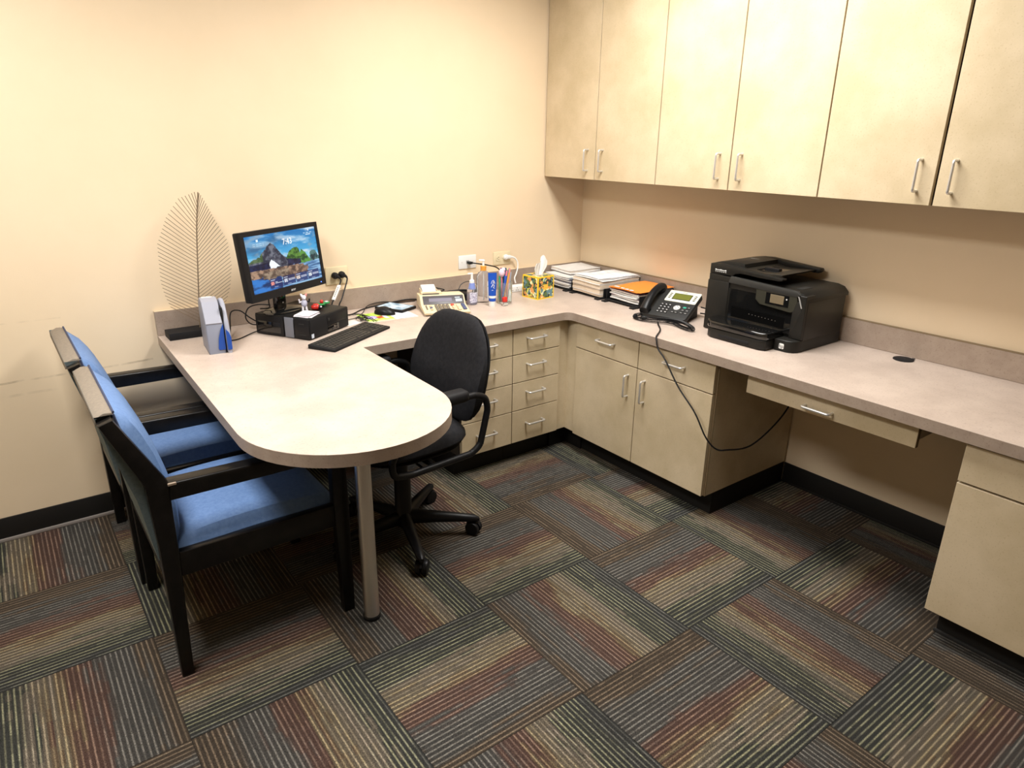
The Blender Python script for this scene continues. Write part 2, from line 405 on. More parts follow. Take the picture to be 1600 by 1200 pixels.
# recessed ceiling lights (above the frame)
for k, (lx, ly) in enumerate(LAMPS):
    t = thing('ceiling_light', ('recessed fluorescent ceiling light above the black swivel chair', 'recessed fluorescent ceiling light above the blue guest chairs')[k],
              'ceiling light', (lx, ly, CEIL), 0, 'recessed ceiling lights')
    bm = newbm()
    for a in ((-.3, -.28, -.6, .6), (.28, .3, -.6, .6), (-.28, .28, -.6, -.58), (-.28, .28, .58, .6)): box(bm, *a, -.006, .08)
    finish('frame', bm, WHITE, t)
    pbox(t, 'diffuser', mat('lamp_diffuser', (.8, .8, .8), .5, emit=LIGHT_COL, es=3.0), -.28, .28, -.58, .58, .06, .075)
    for q in range(8):
        pbox(t, 'louvre_blade', WHITE, -.28, .28, -.55+q*.157-.002, -.55+q*.157+.002, .012, .052)
    ld = bpy.data.lights.new('fluorescent_tubes', 'AREA'); ld.shape = 'RECTANGLE'; ld.size = .54; ld.size_y = 1.14
    ld.energy = LIGHT_W; ld.color = LIGHT_COL; ld.spread = LIGHT_SPREAD
    lo = bpy.data.objects.new('fluorescent_tubes', ld); C.objects.link(lo); lo.parent = t; lo.location = (0, 0, .005)

# ================================================================== WORKTOP
def worktop():
    t = thing('countertop', 'pinkish beige laminate worktop running round the corner into a rounded peninsula', 'countertop')
    cx, cy, r = -2.1165, -1.25, .3325
    pts = [(-.002, -.002), (-2.42, -.002), (-2.449, cy)]
    for k in range(1, 28):
        a = pi + pi*k/28; pts.append((cx+r*cos(a), cy+r*sin(a)))
    pts += [(-1.784, cy), (-1.776, -.655), (-.70, -.655)]
    for k in range(1, 6):
        a = radians(90*k/6); pts.append((-.70+.039*sin(a), -.655-.039*(1-cos(a))))
    pts += [(-.661, -.694), (-.661, -3.06), (-.002, -3.06)]
    bm = newbm(); prism(bm, pts, H-.0395, H-.0012, 'z')
    finish('edge_band', bm, CEDGE, t, smooth=True, angle=30)
    bm = newbm(); prism(bm, pts, H-.0012, H, 'z'); finish('top_surface', bm, CTOP, t, angle=30)
    # tubular leg
    bm = newbm(); lathe(bm, [(.0265, .014), (.0265, H-.047)], (-2.098, -1.305, 0), 32); o = finish('leg', bm, STEEL, t)
    bm = newbm(); lathe(bm, [(.028, .0), (.030, .002), (.030, .012), (.027, .016)], (-2.098, -1.305, 0), 32); finish('foot', bm, BLK, o)
    bm = newbm(); lathe(bm, [(.045, H-.047), (.045, H-.0395)], (-2.098, -1.305, 0), 32); finish('mounting_plate', bm, STEEL, o)
    return t
worktop()
t = thing('cable_grommet', 'round black cable grommet set in the worktop right of the printer', 'grommet', (-.078, -2.014, H))
bm = newbm(); lathe(bm, [(.038, .0002), (.038, .003), (.035, .0045), (0, .0045)], n=40); finish('cap', bm, BLKM, t)
bm = newbm(); box(bm, .016, .036, -.030, -.018, .0030, .0055, .001); finish('cable_notch', bm, BLK, t)
CAULK = mat('splash_caulk', (.70, .56, .38), .6)
for lab, a, cm, a2 in (('taupe laminate backsplash along the back wall behind the monitor', (-2.42, -.021, -.020, -.001), CAULK, (-2.42, -.021, -.020, -.001)),
                       ('taupe laminate backsplash along the right wall behind the printer', (-.020, -.001, -3.06, -.001), LAMEDGE, (-.020, -.001, -3.06, -.022))):
    t = thing('backsplash', lab, 'backsplash', (0, 0, 0), 0, 'worktop backsplashes')
    pbox(t, 'board', CEDGE, *a, H+.0003, H+.104, .0015, 1)
    pbox(t, 'top_edge', cm, *a2, H+.104, H+.1068, .0005, 1)

# ================================================================== CABINETS
def handle_path(c, along, out, half=.052, proj=.030):
    c = Vector(c); a = Vector(along); o = Vector(out)
    return fillet([c-a*half, c-a*half+o*proj, c+a*half+o*proj, c+a*half], .009, 5)
def handle(parent, c, along, out):
    bm = newbm(); tube(bm, handle_path(c, along, out), .0049, 10); return finish('handle', bm, CHROME, parent)
GAP = .0023
def front_x(parent, name, x, y0, y1, z0, z1, th=.019, mat_=None):
    """door or drawer front lying in a plane x (faces -x); y0<y1"""
    return pbox(parent, name, mat_ or LAM, x, x+th, y0+GAP, y1-GAP, z0+GAP, z1-GAP, .0008, 1)
def front_y(parent, name, y, x0, x1, z0, z1, th=.019):
    return pbox(parent, name, LAM, x0+GAP, x1-GAP, y, y+th, z0+GAP, z1-GAP, .0008, 1)
# upper cabinets
UX, UZ0, UZ1 = -.311, 1.3735, 2.29
UL = ('upper cabinet in the corner against the back wall, pale beige doors', 'middle upper cabinet above the desk phone, pale beige doors', 'upper cabinet above the printer with a wide gap between its doors')
for k, (ya, ym, yb) in enumerate(((-.004, -.416, -.838), (-.838, -1.2555, -1.672), (-1.672, -2.089, -2.506))):
    t = thing('upper_cabinet', UL[k], 'cabinet', (0, 0, 0), 0, 'upper cabinets on the right wall')
    bm = newbm(); y1 = ya; y0 = yb
    box(bm, UX+.021, -.001, y0+.0005, y0+.018, UZ0+.002, UZ1); box(bm, UX+.021, -.001, y1-.018, y1-.0005, UZ0+.002, UZ1)
    box(bm, UX+.021, -.001, y0+.018, y1-.018, UZ0+.002, UZ0+.02); box(bm, UX+.021, -.001, y0+.018, y1-.018, UZ1-.02, UZ1)
    box(bm, -.012, -.001, y0+.018, y1-.018, UZ0+.02, UZ1-.02)
    finish('carcass', bm, CARC, t, smooth=False)
    g = .0035 if k == 2 else .0006
    d1 = front_x(t, 'door', UX, ym+g, ya-(.002 if k == 0 else .0006), UZ0, UZ1)
    d2 = front_x(t, 'door', UX, yb+.0006, ym-g, UZ0, UZ1)
    handle(d1, (UX, ym+.056, 1.473), (0, 0, 1), (-1, 0, 0)); handle(d2, (UX, ym-.056, 1.473), (0, 0, 1), (-1, 0, 0))
# drawer units on the back wall
BY, ZT, ZB = -.635, .719, .116
ROWS = (.116, .2895, .4375, .5835, .716)
for k, (xa, xb) in enumerate(((-1.295, -.995), (-.995, -.6955))):
    t = thing('drawer_unit', ('four-drawer unit half hidden behind the black swivel chair', 'four-drawer unit beside the inside corner, all four handles visible')[k], 'drawer unit', (0, 0, 0), 0, 'drawer units under the back worktop')
    bm = newbm(); box(bm, xa+.0006, xb-.0006, BY+.021, -.011, ZB, ZT+.002); finish('carcass', bm, CARC, t, smooth=False)
    pbox(t, 'toe_kick', BASEB, xa+.001, xb-.001, BY+.075, -.011, .0005, ZB-.0005)
    for z0, z1 in zip(ROWS, ROWS[1:]):
        d = front_y(t, 'drawer', BY, xa, xb, z0, z1)
        zc = z1-.055 if z1-z0 < .16 else z1-.076
        handle(d, ((xa+xb)/2-.010, BY, zc), (1, 0, 0), (0, -1, 0))
# corner filler
t = thing('corner_filler', 'narrow beige filler post in the inside corner between drawers and doors', 'filler panel')
bm = newbm(); box(bm, -.6900, -.632, -.622, -.603, ZB, ZT+.002); finish('filler_board', bm, LAM, t)
bm = newbm(); box(bm, -.632, -.613, -.6915, -.603, ZB, ZT+.002); finish('filler_board', bm, LAM, t)
bm = newbm(); box(bm, -.694, -.565, -.572, -.560, .0005, ZB-.0005); box(bm, -.5772, -.5652, -.6965, -.5725, .0005, ZB-.0005); finish('toe_kick', bm, BASEB, t)
# base cabinet on the right wall
CX = -.641
t = thing('base_cabinet', 'beige base cabinet with two drawers over two doors beside the corner', 'cabinet')
bm = newbm(); box(bm, CX+.021, -.002, -1.529, -.698, .1085, ZT+.002); finish('carcass', bm, CARC, t, smooth=False)
pbox(t, 'end_panel', LAM, CX+.021, -.011, -1.549, -1.530, .1085, ZT+.002, .0008, 1)
pbox(t, 'edge_strip', LAMEDGE, CX+.0195, CX+.0225, -1.5492, -1.529, .1085, ZT+.001)
bm = newbm(); box(bm, CX+.075, -.011, -1.546, -.698, .0005, .108); finish('toe_kick', bm, BASEB, t)
for ya, yb, s in ((-1.1195, -.6975, -1), (-1.544, -1.1195, 1)):
    d = front_x(t, 'drawer', CX, ya, yb, .5855, .717); handle(d, (CX, (ya+yb)/2-.004, .663), (0, 1, 0), (-1, 0, 0))
    d = front_x(t, 'door', CX, ya, yb, .109, .5845)
    handle(d, (CX, -1.1195-s*.052, .487), (0, 0, 1), (-1, 0, 0))
# pencil drawer under the worktop
t = thing('pencil_drawer_unit', 'shallow beige pencil drawer hung under the worktop knee space', 'drawer', (0, 0, 0))
d = pbox(t, 'drawer_front', LAM, -.622, -.603, -2.327, -1.683, .637, .7175, .0008, 1); handle(d, (-.622, -1.987, .664), (0, 1, 0), (-1, 0, 0))
pbox(t, 'edge_strip', LAMEDGE, -.6215, -.604, -2.3285, -2.327, .6375, .717)
bm = newbm()
box(bm, -.6025, -.15, -2.315, -2.30, .650, .7215); box(bm, -.6025, -.15, -1.71, -1.695, .650, .7215); box(bm, -.165, -.15, -2.30, -1.71, .65, .7215); box(bm, -.6025, -.165, -2.30, -1.71, .650, .658)
finish('drawer_box', bm, LAM, t, smooth=False)
# base cabinet at the right edge
t = thing('base_cabinet', 'beige base cabinet at the right edge of the picture, drawer over door', 'cabinet')
bm = newbm(); box(bm, CX+.021, -.002, -3.05, -2.4725, .1085, ZT+.002); finish('carcass', bm, CARC, t, smooth=False)
pbox(t, 'toe_kick', BASEB, CX+.075, -.011, -3.04, -2.50, .0005, .108)
pbox(t, 'toe_strip', PALE if 0 else DGREY, CX+.066, CX+.0749, -3.04, -2.494, .0005, .012, .002)
d = front_x(t, 'drawer', CX, -2.95, -2.471, .587, .7155); handle(d, (CX, -2.712, .660), (0, 1, 0), (-1, 0, 0))
d = front_x(t, 'door', CX, -2.95, -2.471, .1085, .5845)

# ================================================================== GUEST CHAIRS
def grid_loft(bm, rows, closed_u=False):
    """rows of points -> quads"""
    R = [[bm.verts.new(p) for p in r] for r in rows]
    for a, b in zip(R, R[1:]):
        n = len(a)
        for k in range(n if closed_u else n-1): bm.faces.new((a[k], a[(k+1) % n], b[(k+1) % n], b[k]))
    return R
def interp(tab, x):
    for (a, fa), (b, fb) in zip(tab, tab[1:]):
        if x <= b: return fa+(fb-fa)*max(0, (x-a))/(b-a)
    return tab[-1][1]
def guest_chair(label, loc, rz):
    t = thing('guest_chair', label, 'chair', loc, rz, 'blue guest chairs at the peninsula')
    W = .262
    post = [(.016, 0), (.024, .25), (.031, .42), (.034, .60), (.034, .655), (-.071, .868), (-.106, .857), (-.026, .66), (-.018, .46), (-.018, .25), (-.018, 0)]
    for s in (-1, 1):
        bm = newbm(); prism(bm, post, s*W-.019, s*W+.019, 'y', .004, 2); finish('rear_leg', bm, BLKW, t)
        bm = newbm()
        prism(bm, [(.512, 0), (.550, 0), (.556, .45), (.553, .602), (.505, .602), (.503, .45)], s*W-.019, s*W+.019, 'y', .004, 2); finish('front_leg', bm, BLKW, t)
        bm = newbm()
        # arm: slightly bowed, rounded
        prism(bm, [(.030, .600), (.30, .598), (.563, .600), (.571, .612), (.571, .640), (.562, .651), (.30, .649), (.034, .655)], s*W-.026, s*W+.026, 'y', .008, 3)
        a = finish('armrest', bm, BLKW, t)
        bm = newbm(); box(bm, .030, .052, s*W-.0266, s*W-.020, .6470, .6545, .001, 1); finish('worn_edge', bm, WORN, a)
        bm = newbm(); box(bm, .028, .508, s*W-.014, s*W+.016, .345, .425, .004, 2); r = finish('side_rail', bm, BLKW, t)
    bm = newbm(); box(bm, .505, .540, -W+.019, W-.019, .345, .415, .004); finish('front_rail', bm, BLKW, t)
    bm = newbm(); box(bm, -.015, .015, -W+.019, W-.019, .345, .41, .004); finish('rear_rail', bm, BLKW, t)
    # seat cushion
    bm = newbm(); n = 18; rows = []
    x0, x1, yh = .03, .535, .243
    def sz(u, v):
        e = (1-abs(u)**5)*(1-abs(v)**6); return .418+.050*max(e, 0)**.45
    for i in range(n+1):
        u = -1+2*i/n; rows.append([((x0+x1)/2+(x1-x0)/2*u, yh*(-1+2*j/n), sz(u, -1+2*j/n)+.006*cos(u*2)) for j in range(n+1)])
    R = grid_loft(bm, rows)
    lo = [[bm.verts.new((v.co.x, v.co.y, .395)) for v in r] for r in (R[0], R[-1])]
    bo = [R[0], [r[-1] for r in R], R[-1][::-1], [r[0] for r in R][::-1]]
    ring = []
    for b in bo: ring += b[:-1]
    low = [bm.verts.new((v.co.x, v.co.y, .398)) for v in ring]
    for k in range(len(ring)): bm.faces.new((ring[k], ring[(k+1) % len(ring)], low[(k+1) % len(ring)], low[k]))
    bm.faces.new(low)
    for r in lo:
        for v in r: bm.verts.remove(v)
    bmesh.ops.recalc_face_normals(bm, faces=bm.faces); finish('seat_cushion', bm, BLUE, t)
    # back: shell (grey-green behind, taupe top band) and crowned blue cushion
    yh = .240
    back = [(.34, -.010), (.40, -.020), (.48, -.030), (.60, -.045), (.70, -.070), (.80, -.094), (.866, -.108)]
    mid = [(.40, .012), (.48, .008), (.60, -.004), (.70, -.028), (.80, -.052), (.873, -.066)]
    front = [(.40, .045), (.46, .062), (.55, .066), (.64, .052), (.72, .034), (.80, .004), (.85, -.028), (.873, -.066)]
    zs = [.40+.47*k/16 for k in range(17)]
    def panel(name, fa, fb, ztop, mtl, crown=0.):
        bm = newbm(); ny = 16; rf, rb = [], []
        for z in zs+[ztop]:
            a, b = interp(fa, z), interp(fb, z); ra, rb_ = [], []
            for j in range(ny+1):
                v = -1+2*j/ny; c = (1-abs(v)**7)
                x = a+(b-a)*(max(c, 0)**crown if crown else 1)
                ra.append((a, yh*v, z)); rb_.append((x, yh*v, z))
            rf.append(ra); rb.append(rb_)
        A = grid_loft(bm, rf); B = grid_loft(bm, rb)
        if crown:
            bmesh.ops.remove_doubles(bm, verts=bm.verts, dist=1e-6)
        else:
            for sA, sB in ((A[0], B[0]), (A[-1], B[-1])):
                for k in range(ny): bm.faces.new((sA[k], sA[k+1], sB[k+1], sB[k]))
            for k in range(len(A)-1):
                for e in (0, -1): bm.faces.new((A[k][e], A[k+1][e], B[k+1][e], B[k][e]))
        bmesh.ops.recalc_face_normals(bm, faces=bm.faces)
        return finish(name, bm, mtl, t)
    panel('back_panel', back, [(z, x-.006) for z, x in mid], .866, TEAL)
    panel('back_band', [(z, x-.0055) for z, x in mid], mid, .870, TAUPE)
    bm = newbm(); prism(bm, [(-.1085, .8655), (-.1085, .845), (-.070, .852), (-.060, .862), (-.062, .875), (-.085, .877)], -yh, yh, 'y', .003, 2); finish('top_band', bm, TAUPE, t)
    cu = panel('back_cushion', mid, front, .873, BLUE, .5)
    for e in (-1, 1):
        bm = newbm(); tube(bm, [(interp(mid, z)+.002, e*(yh-.001), z) for z in [.46+.41*k/14 for k in range(15)]], .0035, 6); finish('piping', bm, PIPING, cu)
    bm = newbm(); tube(bm, [(-.062, -yh, .876), (-.062, yh, .876)], .0035, 6); finish('piping', bm, PIPING, cu)
    return t
guest_chair('blue guest chair nearest the camera, beside the steel table leg', (-2.676, -.949, 0), 0)
guest_chair('blue guest chair against the back wall, behind the nearer blue chair', (-2.690, -.366, 0), radians(.5))

# ================================================================== SWIVEL CHAIR
def swivel_chair():
    t = thing('office_chair', 'black fabric swivel office chair with looped arms on castors', 'chair', (-1.755, -.905, 0), radians(184))
    rz = radians(184)
    # gas column
    bm = newbm(); lathe(bm, [(.040, .060), (.040, .105), (.034, .115), (.034, .27), (.030, .285), (.024, .29), (.024, .40), (.030, .405), (.030, .42)], n=24); finish('column', bm, BLK, t)
    for a in (38, -34, -106, -178, 110):
        an = radians(a)-rz; d = Vector((cos(an), sin(an), 0)); s = Vector((-sin(an), cos(an), 0))
        bm = newbm(); rows = []
        for r, z, w, h in ((.015, .088, .060, .066), (.06, .088, .052, .060), (.14, .086, .046, .050), (.24, .080, .038, .038), (.295, .076, .034, .032), (.315, .072, .016, .016)):
            ring = []
            for k in range(12):
                q = 2*pi*k/12; ring.append(d*r+s*(w*.5*2*cos(q)*.5)+Vector((0, 0, z+h*.5*sin(q))))
            rows.append(ring)
        R = grid_loft(bm, rows, True); bm.faces.new(R[0]); bm.faces.new(R[-1]); bmesh.ops.recalc_face_normals(bm, faces=bm.faces)
        leg = finish('base_arm', bm, BLK, t)
        c = d*.300
        cast_a = an+1.1
        cs = Vector((cos(cast_a), sin(cast_a), 0)); cf = Vector((-sin(cast_a), cos(cast_a), 0))
        bm = newbm()
        for e in (-1, 1):
            Mx = Matrix((( cs.x, cf.x, 0, c.x+cf.x*.012+cs.x*e*.014), (cs.y, cf.y, 0, c.y+cf.y*.012+cs.y*e*.014), (0, 0, 1, .0302), (0, 0, 0, 1)))
            lathe(bm, [(.018, -.010), (.0285, -.009), (.0300, -.004), (.0300, .004), (.0285, .009), (.018, .010)], n=20, M=Mx @ Matrix.Rotation(pi/2, 4, 'Y'))
        tube(bm, [c+Vector((0, 0, .03)), c+Vector((0, 0, .08))], .008, 10)
        wv = finish('castor', bm, BLK, leg)
        bm = newbm()
        Mx = Matrix(((cs.x, cf.x, 0, c.x+cf.x*.012), (cs.y, cf.y, 0, c.y+cf.y*.012), (0, 0, 1, .0302), (0, 0, 0, 1)))
        hood = [(.034*cos(radians(q)), .034*sin(radians(q))) for q in range(-20, 171, 12)]+[(.018*cos(radians(q)), .018*sin(radians(q))) for q in range(170, -21, -20)]
        prism(bm, hood, -.0045, .0045, 'x', 0, 2, Mx); finish('castor_hood', bm, BLKM, leg)
    # under-seat mechanism
    pbox(t, 'mechanism', BLKM, -.10, .12, -.08, .08, .405, .445, .01)
    bm = newbm(); tube(bm, [(.03, .05, .425), (.05, .20, .42), (.05, .255, .415)], .005, 8); finish('lever', bm, BLK, t)
    bm = newbm(); box(bm, -.285, -.10, -.03, .03, .418, .432, .004); prism(bm, [(-.275, .42), (-.262, .42), (-.325, .70), (-.338, .70)], -.03, .03, 'y', .003); finish('back_bracket', bm, BLKM, t)
    # seat: rounded pad
    def pad(name, fn, z_of, mtl):
        bm = newbm(); n, rr = 40, (0, .35, .62, .82, .93, .985, 1.)
        top = [bm.verts.new((*fn(0, 0), z_of(0, 1)))]
        rings = []
        for r in rr[1:]:
            rings.append([bm.verts.new((*fn(r, 2*pi*k/n), z_of(r, 1))) for k in range(n)])
        for r in rr[::-1][1:-1]:
            rings.append([bm.verts.new((*fn(r, 2*pi*k/n), z_of(r, -1))) for k in range(n)])
        bot = bm.verts.new((*fn(0, 0), z_of(0, -1)))
        for k in range(n):
            bm.faces.new((top[0], rings[0][k], rings[0][(k+1) % n])); bm.faces.new((bot, rings[-1][(k+1) % n], rings[-1][k]))
        for a, b in zip(rings, rings[1:]):
            for k in range(n): bm.faces.new((a[k], b[k], b[(k+1) % n], a[(k+1) % n]))
        bmesh.ops.recalc_face_normals(bm, faces=bm.faces); return bm
    def sup(r, a, hx, hy, p=3.2):
        c, s = cos(a), sin(a); k = (abs(c)**p+abs(s)**p)**(-1/p); return (hx*r*k*c, hy*r*k*s)
    bm = pad('seat', lambda r, a: tuple(Vector(sup(r, a, .242, .250))+Vector((.02, 0))), lambda r, s: .478+s*(.046 if s > 0 else .032)*max(0, 1-r**5)**.5, FABK)
    for v in bm.verts: v.co.z -= .25*max(0, v.co.x-.14)**1.5+.0*v.co.x
    finish('seat', bm, FABK, t)
    bm = pad('seat_shell', lambda r, a: tuple(Vector(sup(r, a, .225, .235))+Vector((.02, 0))), lambda r, s: .448+s*.012*max(0, 1-r**6)**.5, BLKM); finish('seat_shell', bm, BLKM, t)
    # backrest: built flat (u across, v up) then leaned and curved
    def bshape(r, a):
        u, v = sup(r, a, 1, 1, 4.6); vv = v
        wdt = .238*(1-.33*max(0, (vv-.15)/.85)**1.7-.16*max(0, -vv-.1)**1.5); return (u*wdt, v*.212)
    def build_back(th0, th1, off, grow=1.):
        bm = pad('b', lambda r, a: tuple(x*grow for x in bshape(r, a)), lambda r, s: (th0 if s > 0 else -th1)*max(0, 1-r**6)**.5+off, None)
        for v in bm.verts:
            u, vv, n = v.co.x, v.co.y, v.co.z
            curve = .45*u*u                        # wraps forward at the sides
            lum = .018*math.exp(-((vv+.05)/.09)**2)    # lumbar bulge
            z = .705+vv*.985
            x = -.268-vv*.20+n+curve+(lum if n > off else 0)
            v.co = Vector((x, u, z))
        bmesh.ops.recalc_face_normals(bm, faces=bm.faces); return bm
    b = finish('backrest', build_back(.030, .012, 0), FABK, t)
    finish('back_shell', build_back(.004, .020, -.016, .975), BLKM, t)
    # arms
    for s in (-1, 1):
        y = s*.272
        loop = [(.05, y, .668), (-.165, y, .668), (-.215, y, .648), (-.228, y, .60), (-.190, y, .455), (-.150, y*.99, .430), (.12, y*.98, .425), (.195, y, .44), (.205, y, .49), (.12, y, .655), (.05, y, .668)]
        bm = newbm(); tube(bm, smooth_path(fillet(loop[:-1], .02, 3), 3)+[Vector(loop[-1])], .013, 12); a = finish('arm_loop', bm, BLK, t)
        bm = newbm(); box(bm, -.125, .105, y-.031, y+.031, .658, .704, .018, 4); finish('arm_pad', bm, BLKM, a)
        bm = newbm(); tube(bm, [(.02, y*.98, .425), (.02, s*.06, .432)], .010, 10); finish('arm_mount', bm, BLK, a)
    return t
swivel_chair()

# ================================================================== LEAF ORNAMENT
def leaf():
    t = thing('leaf_ornament', 'tall wire leaf ornament on a black block by the back wall', 'ornament', (-2.295, -.082, H))
    pbox(t, 'base_block', BLKM, -.10, .11, -.045, .045, 0, .030, .0015)
    BR = mat('bronze_wire', (.27, .205, .135), .45, .5)
    spine = smooth_path([(.032, 0, .030), (.043, 0, .15), (.058, 0, .30), (.074, 0, .45), (.097, 0, .587)], 8)
    bm = newbm(); tube(bm, spine, .0026, 6); finish('spine', bm, BR, t)
    def sp(z):
        for a, b in zip(spine, spine[1:]):
            if z <= b.z: return a+(b-a)*((z-a.z)/(b.z-a.z))
        return spine[-1]
    Lx = [(0, .105), (.10, .125), (.2, .137), (.48, .142), (.7, .105), (.85, .058), (.95, .02), (1, .006)]
    Ly = [(0, .078), (.2, .090), (.48, .105), (.85, .100), (1, .050)]
    Rx = [(0, .120), (.1, .138), (.27, .145), (.47, .130), (.67, .080), (.85, .045), (.95, .020), (1, .008)]
    Ry = [(0, .078), (.1, .088), (.27, .098), (.47, .105), (.67, .098), (.95, .065), (1, .050)]
    n = 34
    for s, TX, TY in ((-1, Lx, Ly), (1, Rx, Ry)):
        for k in range(n):
            q = k/(n-1); p = sp(.055+q*.485)
            e = p+Vector((s*interp(TX, q), -.010*sin(pi*q), interp(TY, q)))
            bm = newbm(); tube(bm, [p, e], .0013, 5); finish('rib', bm, BR, t)
leaf()

# ================================================================== CHEQUE SCANNER
def cheque_scanner():
    t = thing('document_scanner', 'grey upright document scanner with blue slot standing before the wire leaf', 'scanner', (-2.262, -.345, H), radians(-6))
    # profile in (y,z); front is -y
    prof = [(-.075, 0), (.085, 0), (.085, .150), (.075, .185), (.045, .202), (.010, .206), (-.020, .196), (-.072, .118)]
    bm = newbm(); prism(bm, prof, -.043, .020, 'x', .006, 3); finish('body', bm, GREYP, t)
    prof2 = [(-.085, 0), (.075, 0), (.075, .150), (.060, .182), (.030, .198), (.005, .200), (-.025, .188), (-.052, .150), (-.083, .085)]
    bm = newbm(); prism(bm, prof2, .025, .043, 'x', .006, 3); finish('side_cover', bm, GREYL, t)
    bm = newbm(); prism(bm, [(-.0745, .122), (-.024, .1975), (.010, .2075), (.044, .2035), (.044, .200), (.010, .2035), (-.022, .193), (-.0715, .118)], -.042, .017, 'x', .001, 1); p = finish('light_front_panel', bm, GREYL, t)
    bm = newbm(); box(bm, -.034, .004, -.004, .018, -.0005, .0008, 0, M=Matrix.Translation((0, .018, .2068)) @ Matrix.Rotation(radians(-3), 4, 'X')); finish('label_strip', bm, WHITE, p)
    bm = newbm(); box(bm, .0195, .0255, -.060, .080, .012, .178); s = finish('slot', bm, BLK, t)
    SB = mat('scanner_blue', (.008, .065, .34), .35)
    bm = newbm(); prism(bm, [(.0194, .118), (.0194, .014), (-.004, .014), (-.007, .020), (-.002, .060), (.008, .094)], -.0775, -.0740, 'y', .0008, 1); finish('blue_slot_lip', bm, SB, t)
    bm = newbm(); prism(bm, [(.0256, .098), (.0256, .014), (.040, .014), (.0424, .018), (.0424, .064), (.036, .084)], -.0878, -.0820, 'y', .0008, 1); finish('blue_slot_lip', bm, SB, t)
    pbox(t, 'foot_plate', DGREY, -.042, .042, -.074, .084, -.0001, .003)
cheque_scanner()

# ================================================================== COMPUTER
PCA = radians(31); PCZ = H+.0905
def computer():
    t = thing('desktop_computer', 'black desktop computer case lying flat under the monitor', 'computer', (-1.918, -.448, H), PCA)
    pbox(t, 'case', mat('black_case_metal', (.007, .007, .007), .42, spec=.25), .004, .275, .004, .285, .004, .0905, .002)
    # side facing the left of the picture (local -x)
    pbox(t, 'side_panel', BLK, 0, .006, .135, .283, .004, .086, .002)
    pbox(t, 'side_recess', BLKG, -.0008, .002, .150, .272, .014, .062, .001)
    pbox(t, 'tape_strip', mat('grey_tape', (.16, .17, .20), .35), -.0006, .004, .083, .128, .004, .0895, .001)
    sp = pbox(t, 'side_panel', BLK, 0, .006, .002, .078, .004, .089, .002)
    for z, a, b in ((.066, .026, .054), (.020, .020, .056)): pbox(sp, 'vent_slot', DGREY, -.0008, .001, a, b, z, z+.004)
    # front (local -y)
    fp = pbox(t, 'front_panel', BLKM, .006, .274, 0, .006, .004, .0885, .002)
    pbox(fp, 'drive_bay', BLK, .120, .262, -.0012, .002, .040, .080, .001)
    pbox(fp, 'port_recess', BLKG, .120, .200, -.0010, .002, .010, .036, .001)
    for k in range(3): pbox(fp, 'port', STEEL if k == 1 else DGREY, .148+k*.016, .158+k*.016, -.0022, .001, .014+(k % 2)*.010, .019+(k % 2)*.010)
    pbox(fp, 'power_button', DGREY, .126, .136, -.002, .001, .058, .070, .001)
    pbox(fp, 'sticker', mat('pale_sticker', (.55, .62, .72), .4), .010, .026, -.0006, .001, .008, .026)
    for x in (.03, .245):
        for y in (.03, .255): pbox(t, 'rubber_foot', BLKM, x-.012, x+.012, y-.012, y+.012, 0, .005)
computer()

